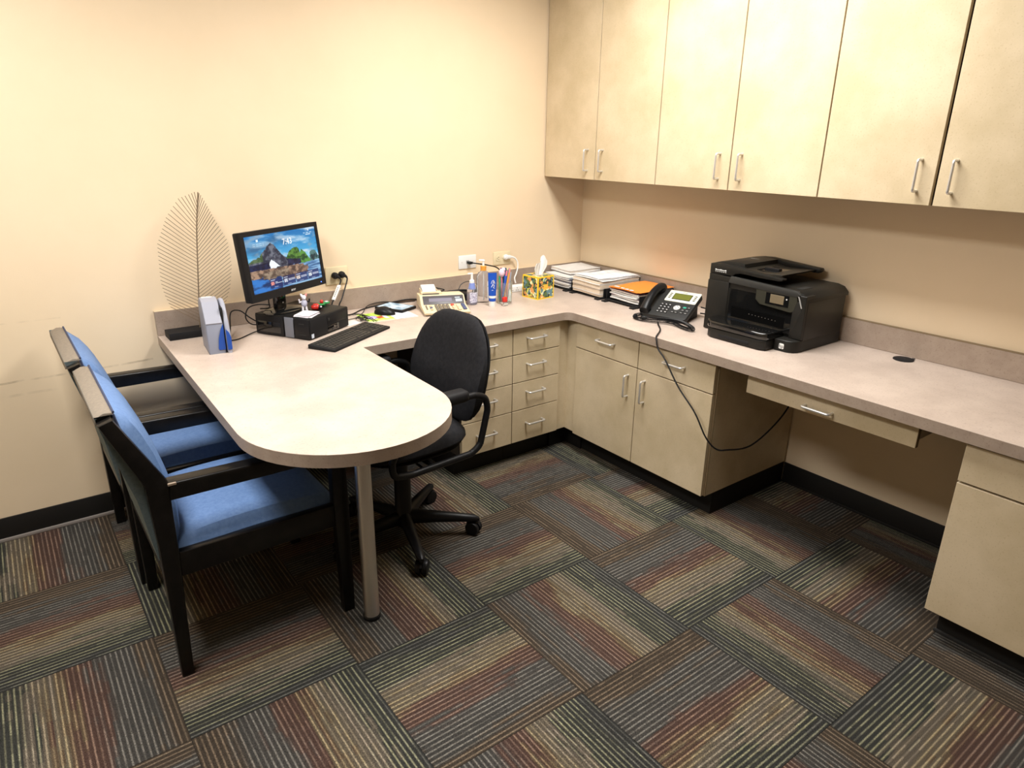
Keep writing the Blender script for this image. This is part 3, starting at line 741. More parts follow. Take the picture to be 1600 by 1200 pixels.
def screen_col(u, v):
    # v up. sky
    n = fbm(u*3.2+v*1.2, v*7.5, 3.1, 5); n2 = fbm(u*2.0, v*4.0, 9.7, 4)
    c = mixf((95, 190, 232), (38, 118, 182), (v-.45)/.5)
    c = mixf(c, (60, 95, 130), .75*max(0, min(1, (n2-.05)*2.4))*(v > .55))
    c = mixf(c, (206, 222, 236), max(0, min(1, (n+.08)*2.2))*(.35+.65*u))
    c = mixf(c, (150, 165, 180), max(0, min(1, (fbm(u*7, v*9, 4.4)-.25)*2))*.6)
    if v < .44:                                        # sea
        s = fbm(u*5, v*34, 1.7, 4)
        c = mixf((66, 122, 178), (172, 205, 230), .5+s*.8); c = mixf(c, (58, 88, 130), max(0, s*-1.2))
    def tri(poly):
        ins = False; j = len(poly)-1
        for i in range(len(poly)):
            (xi, yi), (xj, yj) = poly[i], poly[j]
            if (yi > v+jit) != (yj > v+jit) and u < (xj-xi)*(v+jit-yi)/(yj-yi)+xi: ins = not ins
            j = i
        return ins
    jit = .02*fbm(u*22, v*10, 2.2, 3)
    rk = fbm(u*20, v*16, 5.5, 4)
    if tri([(-.02, .32), (-.02, .53), (.10, .60), (.16, .62), (.20, .68), (.33, .835), (.37, .80), (.47, .58), (.52, .52), (.53, .36)]):
        c = mixf((112, 116, 128), (46, 50, 66), .5+rk*1.3)
        if u < .2 and v > .53: c = mixf(c, (80, 112, 52), .6)
        if u < .28 and v < .50: c = mixf((34, 46, 84), (16, 22, 46), .5+rk)
        if tri([(.285, .36), (.27, .46), (.31, .53), (.37, .46), (.42, .40), (.38, .40), (.35, .35)]): c = (236, 244, 250)
    if tri([(.53, .36), (.52, .52), (.57, .63), (.66, .69), (.70, .67), (.74, .50), (.76, .38)]):
        c = mixf((96, 142, 62), (44, 78, 40), .5+rk*1.4)
        if v < .50-.25*(u-.53): c = mixf((40, 46, 78), (22, 26, 46), .5+rk)
    if tri([(.72, .36), (.725, .58), (.75, .62), (.80, .55), (.86, .40), (.87, .36)]): c = mixf((92, 150, 70), (36, 72, 44), .5+rk*1.4)
    if tri([(.86, .36), (.865, .52), (.90, .57), (.96, .55), (.985, .44), (1.02, .38)]): c = mixf((84, 122, 120), (30, 52, 60), .5+rk*1.5)
    mid = .40-.06*u
    if v < mid and v > .24-.10*u+.05*rk and u < .78+.1*rk: c = mixf((168, 138, 116), (82, 66, 60), .5+rk*1.3)
    if .42 < u+.05*rk and u < .62 and .10 < v < .30: c = mixf((150, 124, 104), (76, 62, 58), .5+rk*1.3)
    if .16 < u < .52 and .20+.05*rk < v < .33: c = mixf((158, 140, 120), (88, 74, 66), .5+rk*1.3)
    if v < .25 and u < .40 and not (.16 < u < .52 and .20+.05*rk < v): c = mixf((52, 122, 200), (24, 52, 98), .5+1.6*fbm(u*6, v*14, 8.1))
    if (u-.76)**2*2+(v-.26)**2*3 < .006: c = mixf((148, 120, 104), (90, 70, 62), .5+rk)
    for k in range(4):                                  # cards
        x0 = .235+k*.185
        if x0 < u < x0+.172 and .035 < v < .20:
            c = mixf((30, 44, 96), c, .22); a = (u-x0)/.172; b = (v-.035)/.165
            if .06 < a < .34 and .28 < b < .66: c = ((236, 150, 140), (214, 220, 232), (226, 214, 206), (225, 232, 238))[k] if (int(a*50)+int(b*18)) % 5 else (60, 66, 96)
            if .42 < a < .95 and b > .2 and b < .7 and int(b*22) % 3 == 0 and (k or a < .62 or b < .5): c = (206, 212, 228)
            if .06 < a < .40 and .80 < b < .87: c = (214, 218, 230)
            if .30 < a < .62 and .06 < b < .12: c = (150, 165, 200)
    if .09 < u < .25 and (.815 < v < .828 or .84 < v < .853) and int(u*90) % 4: c = mixf(c, (235, 245, 250), .55)
    if abs(u-.168) < .012 and abs(v-.905) < .02: c = (225, 240, 250)
    if .82 < u < .955 and (.90 < v < .912) and int(u*80) % 4: c = mixf(c, (235, 245, 250), .6)
    if .85 < u < .93 and (.868 < v < .884): c = mixf(c, (245, 248, 250), .7)
    if abs(u-.90) < .01 and abs(v-.955) < .014: c = (232, 240, 250)
    return c
def monitor():
    t = thing('monitor', 'black flat monitor showing a rocky coast lock screen, on the computer case', 'monitor', (-1.940, -.226, PCZ), radians(30))
    bm = newbm(); vs = lathe(bm, [(.0, 0), (.098, 0), (.100, .004), (.092, .009), (.03, .015), (0, .016)], n=40); xf(bm, bm.verts[:], Matrix.Translation((0, .008, 0)) @ Matrix.Diagonal((1.0, .68, 1, 1))); finish('stand_base', bm, BLKG, t)
    bm = newbm(); prism(bm, rrect(-.034, .034, .012, .036, .01), .010, .12, 'z', .002); p = finish('stand_neck', bm, BLKG, t)
    pbox(p, 'neck_button', WHITE, .003, .011, .0108, .0125, .030, .036, .001)
    W, Hh = .473, .281; Mx = Matrix.Translation((.0195, -.018, 1.069-PCZ)) @ Matrix.Rotation(radians(-6.2), 4, 'X')
    bm = newbm(); prism(bm, rrect(-W/2, W/2, -Hh/2, Hh/2, .006), .008, .040, 'y', .006, 2, Mx); sh = finish('housing', bm, BLK, t)
    bm = newbm()
    l, r_, b_, tp = -W/2+.019, W/2-.017, -Hh/2+.032, Hh/2-.019
    for a in ((-W/2, l, -Hh/2, Hh/2), (r_, W/2, -Hh/2, Hh/2), (l, r_, -Hh/2, b_), (l, r_, tp, Hh/2)):
        box(bm, a[0], a[1], 0, .010, a[2], a[3], 0, M=Mx)
    finish('bezel', bm, BLK, t)
    SC = colmat('lit_screen', .25, 1.0)
    scr = picture('screen', 150, 96, lambda u, v: Mx @ Vector((l+(r_-l)*u, .0045, b_+(tp-b_)*v)), screen_col, SC, t)
    TX = mat('screen_white', (0, 0, 0), .4, emit=(1, 1, 1), es=1.0)
    text('clock_digits', '7:43', .036, Mx @ Matrix.Translation((.030, .0040, .077)) @ Matrix.Rotation(pi/2, 4, 'X'), TX, scr, .0001)
    text('maker_mark', 'acer', .017, Mx @ Matrix.Translation((.012, -.0006, -Hh/2+.014)) @ Matrix.Rotation(pi/2, 4, 'X'), mat('silver_print', (.62, .62, .62), .4), t, .0002)
    bm = newbm(); box(bm, W/2-.038, W/2-.032, -.001, .001, -Hh/2+.012, -Hh/2+.016, 0, M=Mx); finish('power_light', bm, mat('blue_led', (.02, .05, .4), .4, emit=(.1, .25, 1), es=2.), t)
    bm = newbm(); tube(bm, smooth_path([(-.055, .03, .10), (-.07, .02, .05), (-.055, .035, .02), (-.06, .08, .012)], 8), .003, 6); finish('signal_cable', bm, BLK, t)
monitor()

# figurines and notes on the computer case
def ellipsoid(bm, c, r, n=14, M=None):
    vs = bmesh.ops.create_uvsphere(bm, u_segments=n, v_segments=max(6, n*2//3), radius=1)['verts']
    xf(bm, vs, Matrix.Translation(c) @ (M or Matrix.Identity(4)) @ Matrix.Diagonal((*r, 1))); return vs
def figurines():
    WH = mat('figurine_white', (.72, .70, .74), .35); RD = mat('figurine_red', (.55, .03, .02), .3); GN = mat('figurine_green', (.02, .22, .06), .4); PK = mat('figurine_pink', (.60, .22, .20), .4)
    t = thing('animal_figurine', 'small white and grey animal figurine standing in front of the monitor stand', 'figurine', (-1.874, -.291, PCZ), radians(-10))
    bm = newbm(); ellipsoid(bm, (0, 0, .036), (.014, .012, .017)); finish('body', bm, mat('figurine_grey', (.42, .42, .52), .35), t)
    bm = newbm(); ellipsoid(bm, (0, -.002, .062), (.010, .010, .010)); ellipsoid(bm, (0, -.011, .059), (.005, .006, .004)); hd = finish('head', bm, WH, t)
    for s in (-1, 1):
        bm = newbm(); lathe(bm, [(.006, 0), (.0045, .008), (0, .015)], n=10, M=Matrix.Translation((s*.007, 0, .067)) @ Matrix.Rotation(s*.5, 4, 'Y')); finish('ear', bm, PK if s > 0 else WH, hd)
        bm = newbm(); tube(bm, [(s*.006, 0, .024), (s*.009, -.003, .002)], [.005, .0045], 8); finish('leg', bm, WH, t)
        bm = newbm(); tube(bm, [(s*.012, 0, .044), (s*.020, -.006, .042), (s*.022, -.008, .056)], .0035, 8); finish('arm', bm, WH if s < 0 else BLK, t)
    t = thing('ladybird_figurine', 'red ladybird figurine with a black and white face on the computer case', 'figurine', (-1.824, -.291, PCZ), radians(-20))
    bm = newbm(); vs = ellipsoid(bm, (0, 0, .013), (.021, .017, .015)); bmesh.ops.bisect_plane(bm, geom=bm.verts[:]+bm.edges[:]+bm.faces[:], plane_co=(0, 0, .001), plane_no=(0, 0, -1), clear_outer=True); finish('shell', bm, RD, t)
    bm = newbm(); ellipsoid(bm, (.016, -.006, .012), (.010, .010, .010)); hd = finish('head', bm, BLK, t)
    for s in (-1, 1):
        bm = newbm(); ellipsoid(bm, (.022, -.009+s*.004, .015), (.004, .003, .004), 8); finish('eye', bm, WH, hd)
    for x, y in ((-.006, -.011), (.003, -.012), (-.012, -.005), (-.002, .004)):
        bm = newbm(); ellipsoid(bm, (x, y, .013+.015*sqrt(max(.01, 1-(x/.021)**2-(y/.017)**2))), (.003, .003, .0012), 8); finish('spot', bm, BLK, t)
    t = thing('leaf_figurine', 'green leaf figurine carrying a tiny red ladybird, near the power cords', 'figurine', (-1.765, -.232, PCZ), radians(30))
    bm = newbm()
    for cx in (-.019, .017): ellipsoid(bm, (cx, 0, .010), (.022, .017, .005))
    box(bm, -.010, .010, -.008, .008, 0, .008, .002); finish('leaf', bm, GN, t)
    bm = newbm(); ellipsoid(bm, (-.016, -.003, .021), (.008, .008, .010)); finish('ladybird', bm, RD, t)
    pbox(t, 'flower', WH, .012, .026, -.008, .004, .013, .017, .001)
    t = thing('note_pad', 'loose pile of pink and white note slips on the front corner of the computer case', 'paper', (-1.893, -.362, PCZ), radians(40))
    for k in range(7):
        c = (.72, .62, .72) if k in (2, 4) else (.76, .74, .76)
        pbox(t, 'note_slip', mat('note_%d' % (k in (2, 4)), c, .7), -.045, .045, -.034, .034, k*.0012, k*.0012+.001, M=Matrix.Translation((random.uniform(-.006, .006), random.uniform(-.006, .006), 0)) @ Matrix.Rotation(random.uniform(-.12, .12), 4, 'Z'))
figurines()

# ================================================================== KEYBOARD, MOUSE, PADS
def keyboard():
    t = thing('keyboard', 'black computer keyboard lying at the front of the computer case', 'keyboard', (-1.757, -.497, H), radians(31))
    L, D = .415, .130
    bm = newbm(); prism(bm, [(-D/2, 0), (D/2, 0), (D/2, .017), (-D/2, .010)], -L/2, L/2, 'x', .004, 2); finish('body', bm, BLKM, t)
    KEY = mat('keycap_black', (.030, .028, .025), .5, spec=.3)
    key = None
    def put(x, y, w, d=.0155):
        nonlocal key
        z = .010+(y+D/2)/D*.007
        if key is None:
            bm = newbm(); prism(bm, [(-.5, -.5), (.5, -.5), (.5, .5), (-.5, .5)], 0, .0032, 'z'); key = finish('key', bm, KEY, t, smooth=False); o = key
            for v in key.data.vertices:
                if v.co.z > .001: v.co.x *= .86; v.co.y *= .82
        else: o = share(key, t)
        o.location = (x, y, z-.0006); o.scale = (w, d, 1); o.rotation_euler = (math.atan(.007/D), 0, 0)
    ys = [.050, .028, .0095, -.009, -.0275, -.046]
    for r, y in enumerate(ys):
        x = -L/2+.010; n = 15 if r else 14
        ws = [.0185]*14
        if r == 0: ws = [.0185]*14
        elif r == 2: ws = [.026]+[.0185]*12+[.0265]
        elif r == 3: ws = [.031]+[.0185]*11+[.040]
        elif r == 4: ws = [.040]+[.0185]*10+[.049]
        elif r == 5: ws = [.023, .023, .023, .108, .023, .023, .023, .029]
        for wd in ws: put(x+wd/2, y, wd-.0016); x += wd
        x0 = -L/2+.010+.0185*15.2
        if r < 3 or r == 5:
            for k in range(3): put(x0+.0185*(k+.5), y, .0169)
        if r == 4: put(x0+.0185*1.5, y, .0169)
        if r > 0:
            for k in range(3): put(x0+.0185*(k+3.7), y, .0169)
keyboard()

def card_col(u, v):
    if u > .55: 
        return (150, 160, 190) if int(v*26) % 4 == 0 and int(u*60+v*40) % 6 and .6 < u < .95 and v < .8 else (238, 240, 246)
    n = fbm(u*12, v*8, 2, 3); c = mixf((206, 226, 110), (150, 196, 60), .5+n)
    if (u-.17)**2*2+(v-.50)**2 < .035: c = mixf((120, 105, 190), (216, 205, 235), .5+2*fbm(u*30, v*22, 1))
    if abs(v-.42-.5*(u-.30)) < .12 and .26 < u < .44: c = mixf((236, 110, 40), (150, 70, 50), .5+n)
    if abs(v-.40) < .16 and .40 < u < .48: c = (224, 222, 232)
    if v < .12: c = mixf(c, (250, 250, 240), .5)
    return c
t = thing('printed_card', 'colourful printed card with a bird picture lying under the computer mouse', 'card', (-1.452, -.232, H), radians(-3))
pbox(t, 'card', PAPER, -.125, .125, -.085, .085, 0, .0010)
picture('printed_picture', 75, 50, lambda u, v: Vector((-.124+.248*u, -.084+.168*v, .0013)), card_col, print_mat(), t)
def mouse():
    t = thing('computer_mouse', 'black computer mouse on the colourful printed card', 'mouse', (-1.447, -.197, H+.0015), radians(-52))
    bm = newbm(); vs = ellipsoid(bm, (0, 0, 0), (.054, .032, .034), 24)
    bmesh.ops.bisect_plane(bm, geom=bm.verts[:]+bm.edges[:]+bm.faces[:], plane_co=(0, 0, 0), plane_no=(0, 0, -1), clear_outer=True)
    for v in bm.verts: v.co.z += 0.004*(v.co.z > .001); v.co.z *= 1-.25*(v.co.x > 0)*v.co.x/.054
    b = finish('shell', bm, BLK, t)
    bm = newbm(); lathe(bm, [(.008, -.003), (.009, 0), (.008, .003)], n=16, M=Matrix.Translation((.030, 0, .024)) @ Matrix.Rotation(pi/2, 4, 'X')); finish('scroll_wheel', bm, DGREY, b)
    pbox(b, 'button_seam', DGREY, .014, .050, -.0005, .0005, .016, .0285)
mouse()
def gadget_col(u, v):
    n = fbm(u*4, v*5, 1.5, 3); return mixf((196, 214, 226), (110, 140, 165), .35+n*1.1)
t = thing('card_reader', 'slim black tablet-like pad with a pale blue screen behind the mouse', 'tablet', (-1.352, -.128, H+.0016), radians(-64))
bm = newbm(); prism(bm, rrect(-.085, .085, -.062, .062, .008), 0, .013, 'z', .003); finish('body', bm, BLK, t)
picture('screen', 24, 18, lambda u, v: Vector((-.076+.152*u, -.053+.106*v, .0133)), gadget_col, print_mat(), t)

t = thing('paper_slip', 'small white paper slip between the computer case and the printed card', 'paper', (-1.655, -.262, H), radians(20))
pbox(t, 'sheet', PAPER, -.045, .045, -.035, .035, 0, .0008)

# ================================================================== ADDING MACHINE
def adder():
    t = thing('adding_machine', 'aged beige printing calculator with a white paper roll', 'calculator', (-1.155, -.255, H), radians(-21))
    # local: x right, -y towards the user. width .225, depth .25
    hw = .113
    prof = [(-.145, .006), (.115, .006), (.115, .062), (.030, .068), (.010, .066), (-.030, .030), (-.150, .016)]
    bm = newbm(); prism(bm, prof, -hw, hw, 'x', .004, 2); finish('body', bm, BEIGEP, t)
    pbox(t, 'dark_base', DGREY, -hw+.01, hw-.01, -.135, .11, 0, .007)
    sl = math.atan2(.036, .040)
    bm = newbm(); box(bm, -.100, .106, -.026, .026, -.001, .0018, .001, M=Matrix.Translation((0, -.010, .0482)) @ Matrix.Rotation(sl, 4, 'X')); d = finish('display', bm, mat('grey_display_window', (.07, .065, .075), .4), t)
    bm = newbm(); box(bm, -.070, .045, -.010, .010, .0015, .0022, 0, M=Matrix.Translation((0, -.010, .0482)) @ Matrix.Rotation(sl, 4, 'X')); finish('display_digits', bm, mat('violet_grey_lcd', (.15, .14, .19), .3), d)
    bm = newbm()
    for a in ((.062, .088, .008, .013), (.064, .096, -.014, .002)): box(bm, a[0], a[1], a[2], a[3], .0015, .0023, 0, M=Matrix.Translation((0, -.010, .0482)) @ Matrix.Rotation(sl, 4, 'X'))
    finish('maker_badge', bm, mat('pale_badge', (.45, .58, .66), .4), d)
    ks = math.atan2(.014, .12)
    KB = mat('grey_brown_key', (.17, .145, .11), .5); KR = mat('red_key', (.62, .07, .03), .5); KU = mat('blue_key', (.05, .07, .17), .5); KT = mat('tan_key', (.60, .47, .31), .5)
    def k(x, y, w, h, m_):
        z = .0165+(y+.150)*.117
        bm = newbm(); box(bm, -w/2, w/2, -h/2, h/2, 0, .007, .0018, 1, M=Matrix.Translation((x, y, z)) @ Matrix.Rotation(ks, 4, 'X')); finish('key', bm, m_, t)
    for i in range(4):
        for j in range(4): k(-.042+i*.0185, -.055-j*.0225, .0145, .0165, KB)
    k(.040, -.052, .016, .018, KR)
    for j in range(2): k(.043, -.083-j*.032, .016, .026, KT)
    k(.066, -.062, .016, .030, BEIGEP); k(.066, -.105, .016, .038, KT)
    for j in range(4): k(.092, -.052-j*.0205, .019, .0135, KU)
    for j in range(3): k(-.070, -.060-j*.022, .013, .012, (KT, KU, KT)[j])
    for i in range(3): k(-.092, -.055-i*.02, .008, .006, KB)
    # paper roll and strip
    for s in (-1, 1):
        pbox(t, 'roll_bracket', BEIGEP, -.055+s*.040-.002, -.055+s*.040+.002, .06, .135, .05, .085, .002)
    Mx = Matrix.Translation((-.055, .125, .070)) @ Matrix.Rotation(pi/2, 4, 'Y')
    bm = newbm(); lathe(bm, [(.012, -.034), (.031, -.034), (.031, .034), (.012, .034), (.012, -.034)], n=28, M=Mx, close=False); finish('paper_roll', bm, PAPER, t)
    bm = newbm(); grid_loft(bm, [[(x, .125+.0315*cos(a), .070+.0315*sin(a)) for x in (-.089, -.021)] for a in [radians(200-q*20) for q in range(6)]]+[[(x, .09, .094) for x in (-.089, -.021)], [(x, .05, .070) for x in (-.089, -.021)], [(x, .040, .078) for x in (-.089, -.021)]])
    bmesh.ops.solidify(bm, geom=bm.faces[:], thickness=.0006); finish('paper_strip', bm, PAPER, t)
    pbox(t, 'tear_bar', DGREY, -.095, -.010, .034, .040, .066, .072, .001)
    pbox(t, 'printer_cover', BEIGEP, -.100, .005, .040, .085, .064, .078, .004)
adder()

# ================================================================== WALL PLATES, PLUGS, CABLES
def cable(name, label, pts, r=.003, m_=None, n=8, smooth=8, group=None):
    bm = newbm(); tube(bm, smooth_path(pts, smooth), r, n); return tag(finish(name, bm, m_ or BLK), label, 'cable', group)
def outlet(label, xc, zc, m_, w=.114, h=.075, faces=((-.02, 0), (.02, 0)), kind='duplex'):
    t = thing('wall_outlet' if kind == 'duplex' else 'network_plate', label, 'outlet', (xc, -.0005, zc))
    pbox(t, 'plate', m_, -w/2, w/2, -.006, 0, -h/2, h/2, .003, 2)
    DK = mat('slot_dark', (.05, .045, .035), .6)
    if kind == 'duplex':
        for x, z in faces:
            bm = newbm(); lathe(bm, [(.0175, 0), (.0170, .002), (0, .002)], n=28, M=Matrix.Translation((x, -.006, z)) @ Matrix.Rotation(pi/2, 4, 'X')); f = finish('receptacle', bm, m_, t)
            for dz in (-.0065, .0065): pbox(f, 'slot', DK, x-.004, x+.004, -.0084, -.0075, z+dz-.0010, z+dz+.0010)
            bm = newbm(); lathe(bm, [(.0022, 0), (.0022, .0006)], n=10, M=Matrix.Translation((x-.0085, -.0079, z)) @ Matrix.Rotation(pi/2, 4, 'X')); finish('ground_hole', bm, DK, f)
        bm = newbm(); lathe(bm, [(.003, 0), (.0025, .001), (0, .0012)], n=12, M=Matrix.Translation((0, -.006, 0)) @ Matrix.Rotation(pi/2, 4, 'X')); finish('screw', bm, STEEL, t)
    else:
        pbox(t, 'jack', mat('jack_grey', (.45, .44, .42), .5), -.010, .010, -.0072, -.005, -.012, .010, .0008, 1)
        pbox(t, 'jack_opening', DK, -.006, .006, -.0076, -.0068, -.008, .004)
        for x in (-.036, .036):
            bm = newbm(); lathe(bm, [(.0026, 0), (.002, .001), (0, .0012)], n=12, M=Matrix.Translation((x, -.006, 0)) @ Matrix.Rotation(pi/2, 4, 'X')); finish('screw', bm, STEEL, t)
    return t
outlet('ivory power outlet beside the monitor holding two black plugs', -1.598, .936, IVORY, .114, .086, ((-.014, .002), (.021, .004)))
outlet('white network wall plate above the small pump bottle', -.840, .934, WHITE, .114, .073, kind='network')
outlet('ivory power outlet above the pencil cup holding a white plug', -.606, .935, IVORY, .120, .074, ((-.026, 0), (.020, 0)))
def round_plug(label, x, z, pts, tagged):
    t = thing('power_plug', label, 'plug', (x, -.009, z), 0, 'black power plugs by the monitor')
    bm = newbm(); lathe(bm, [(.016, 0), (.0165, .010), (.014, .020), (.008, .026), (0, .027)], n=20, M=Matrix.Rotation(pi/2, 4, 'X')); finish('plug_body', bm, BLKM, t)
    bm = newbm(); tube(bm, [(0, -.018, 0), (.010, -.026, -.004), (.017, -.028, -.012)], [.008, .007, .0045], 10); finish('strain_relief', bm, BLKM, t)
    bm = newbm(); path = smooth_path(pts, 8); tube(bm, path, .0035, 8); c = finish('cord', bm, BLK, t)
    if tagged:
        a, b = Vector(pts[1]), Vector(pts[-2]); d = (b-a); M_ = Matrix.Translation((a+b)/2) @ d.to_track_quat('Z', 'Y').to_matrix().to_4x4()
        bm = newbm(); box(bm, -.0085, .0085, -.0042, .0042, -d.length*.36, d.length*.36, .001, 1, M_); tg = finish('white_tag', bm, WHITE, c)
        bm = newbm()
        for q in range(6): box(bm, -.0010, .0030, -.0046, .0046, -.028+q*.010, -.023+q*.010, 0, M=M_)
        finish('tag_print', bm, mat('tag_ink', (.05, .05, .06), .6), tg)
round_plug('left black round plug with a white tagged cord in the outlet by the monitor', -1.612, .938, [(.017, -.028, -.012), (.014, -.034, -.030), (-.036, -.075, -.092), (-.060, -.095, -.110), (-.075, -.10, -.165)], True)
round_plug('right black round plug in the outlet by the monitor', -1.577, .940, [(.017, -.028, -.012), (.012, -.034, -.030), (-.036, -.075, -.100), (-.055, -.085, -.125), (-.065, -.085, -.168)], False)
t = thing('network_plug', 'black cable plugged into the white network plate, running behind the bottles', 'cable', (-.838, -.008, .932))
pbox(t, 'plug_body', BLK, -.007, .013, -.030, 0, -.007, .006, .002)
bm = newbm(); tube(bm, smooth_path([(.008, -.026, 0), (.030, -.034, -.004), (.10, -.045, -.018), (.165, -.05, -.040), (.200, -.05, -.09), (.205, -.05, -.155)], 8), .0034, 8); finish('cord', bm, BLK, t)
t = thing('white_plug', 'white angled plug with a white cord in the ivory outlet above the pencil cup', 'plug', (-.586, -.0085, .940))
bm = newbm(); lathe(bm, [(.014, 0), (.016, .006), (.016, .012), (.010, .020), (0, .022)], n=20, M=Matrix.Rotation(pi/2, 4, 'X')); box(bm, -.004, .030, -.024, -.004, -.009, .010, .005, 3); finish('plug_body', bm, WHITE, t)
bm = newbm(); tube(bm, smooth_path([(.022, -.016, .002), (.050, -.022, -.006), (.066, -.030, -.030), (.064, -.036, -.060), (.050, -.040, -.095), (.038, -.042, -.118), (.040, -.050, -.146)], 8), [.0065-.0025*min(1, k/14) for k in range(49)], 8); finish('cord', bm, WHITE, t)
t = thing('power_strip', 'white power strip on the worktop behind the tissue box', 'power strip', (-.575, -.118, H), radians(-3))
pbox(t, 'body', WHITE, -.10, .10, -.022, .022, 0, .036, .005, 3)
for x in (-.055, -.020):
    for dx, dz in ((-.006, .012), (.006, .012), (0, .024)): pbox(t, 'socket_hole', mat('slot_dark', (.05, .045, .035), .6), x+dx-.0017, x+dx+.0017, -.0226, -.0215, dz-.003, dz+.003)
pbox(t, 'black_plug', BLK, .014, .030, -.040, -.020, .008, .028, .004)

cable('power_cable', 'black cable lying along the backsplash between computer and calculator', [(-1.70, -.21, H+.02), (-1.64, -.155, H+.012), (-1.585, -.125, H+.004), (-1.50, -.060, H+.004), (-1.42, -.030, H+.004), (-1.30, -.026, H+.012), (-1.22, -.026, H+.014), (-1.15, -.026, H+.004)], .0032)
cable('thin_cable', 'thin black lead crossing behind the tablet towards the calculator', [(-1.66, -.235, H+.010), (-1.60, -.20, H+.004), (-1.53, -.125, H+.003), (-1.46, -.036, H+.012), (-1.38, -.025, H+.020), (-1.27, -.024, H+.003), (-1.19, -.034, H+.003)], .0018)
tang = [(-1.60, -.165, H+.010), (-1.575, -.21, H+.018)]
for k in range(30):
    a = k*1.25; tang.append((-1.590+.022*cos(a)*(1+.3*sin(k*2.1)), -.262+.030*sin(a*1.13), H+.006+.014*abs(sin(k*.9))))
tang += [(-1.555, -.275, H+.006), (-1.56, -.31, H+.004)]
cable('tangled_cable', 'small knot of tangled black cable beside the keyboard', tang, .0014, n=6, smooth=5)
cable('mouse_cable', 'thin black mouse cable arching over the printed card edge', [(-1.600, -.15, H+.012), (-1.565, -.175, H+.012), (-1.548, -.235, H+.010), (-1.545, -.300, H+.004), (-1.560, -.345, H+.016)], .0017)
cable('computer_cable', 'black cable loop on the worktop left of the computer case', [(-2.18, -.215, H+.004), (-2.165, -.18, H+.030), (-2.14, -.12, H+.085), (-2.10, -.115, H+.088), (-2.07, -.15, H+.060), (-2.035, -.165, H+.035), (-2.02, -.15, H+.030)], .0028)
cable('signal_cable', 'black cable loop rising behind the left corner of the computer case', [(-2.00, -.10, H+.01), (-2.06, -.13, H+.025), (-2.085, -.14, H+.06), (-2.065, -.12, H+.095), (-2.02, -.11, H+.104), (-1.97, -.13, H+.100)], .0028)
cable('scanner_cable', 'straight black lead between the document scanner and the computer', [(-2.205, -.262, H+.004), (-2.16, -.262, H+.003), (-2.08, -.205, H+.006), (-2.01, -.17, H+.010)], .0025)

# black adapter box
t = thing('adapter_box', 'low black adapter box with cables on top, behind the calculator', 'adapter', (-.985, -.115, H), radians(-18))
pbox(t, 'body', BLK, -.085, .085, -.045, .045, 0, .036, .004)
bm = newbm(); tube(bm, smooth_path([(-.12, .02, .045), (-.08, .0, .042), (-.03, -.01, .048), (.03, -.005, .050), (.09, .01, .040)], 8), .006, 8); finish('cable_bundle', bm, BLK, t)
bm = newbm(); tube(bm, smooth_path([(-.10, .045, .06), (-.06, .02, .052), (-.10, .01, .046)], 8), .003, 6); finish('cable_loop', bm, BLK, t)
bm = newbm(); tube(bm, smooth_path([(.01, -.005, .05), (.03, .01, .078), (.065, .02, .09), (.10, .02, .085)], 8), .0022, 6); finish('thin_lead', bm, BLK, t)
cable('white_lead', 'thin white lead curling beside the adapter box', [(-.925, -.165, H+.038), (-.93, -.16, H+.055), (-.918, -.155, H+.075), (-.895, -.16, H+.080), (-.87, -.165, H+.06)], .0018, WHITE)

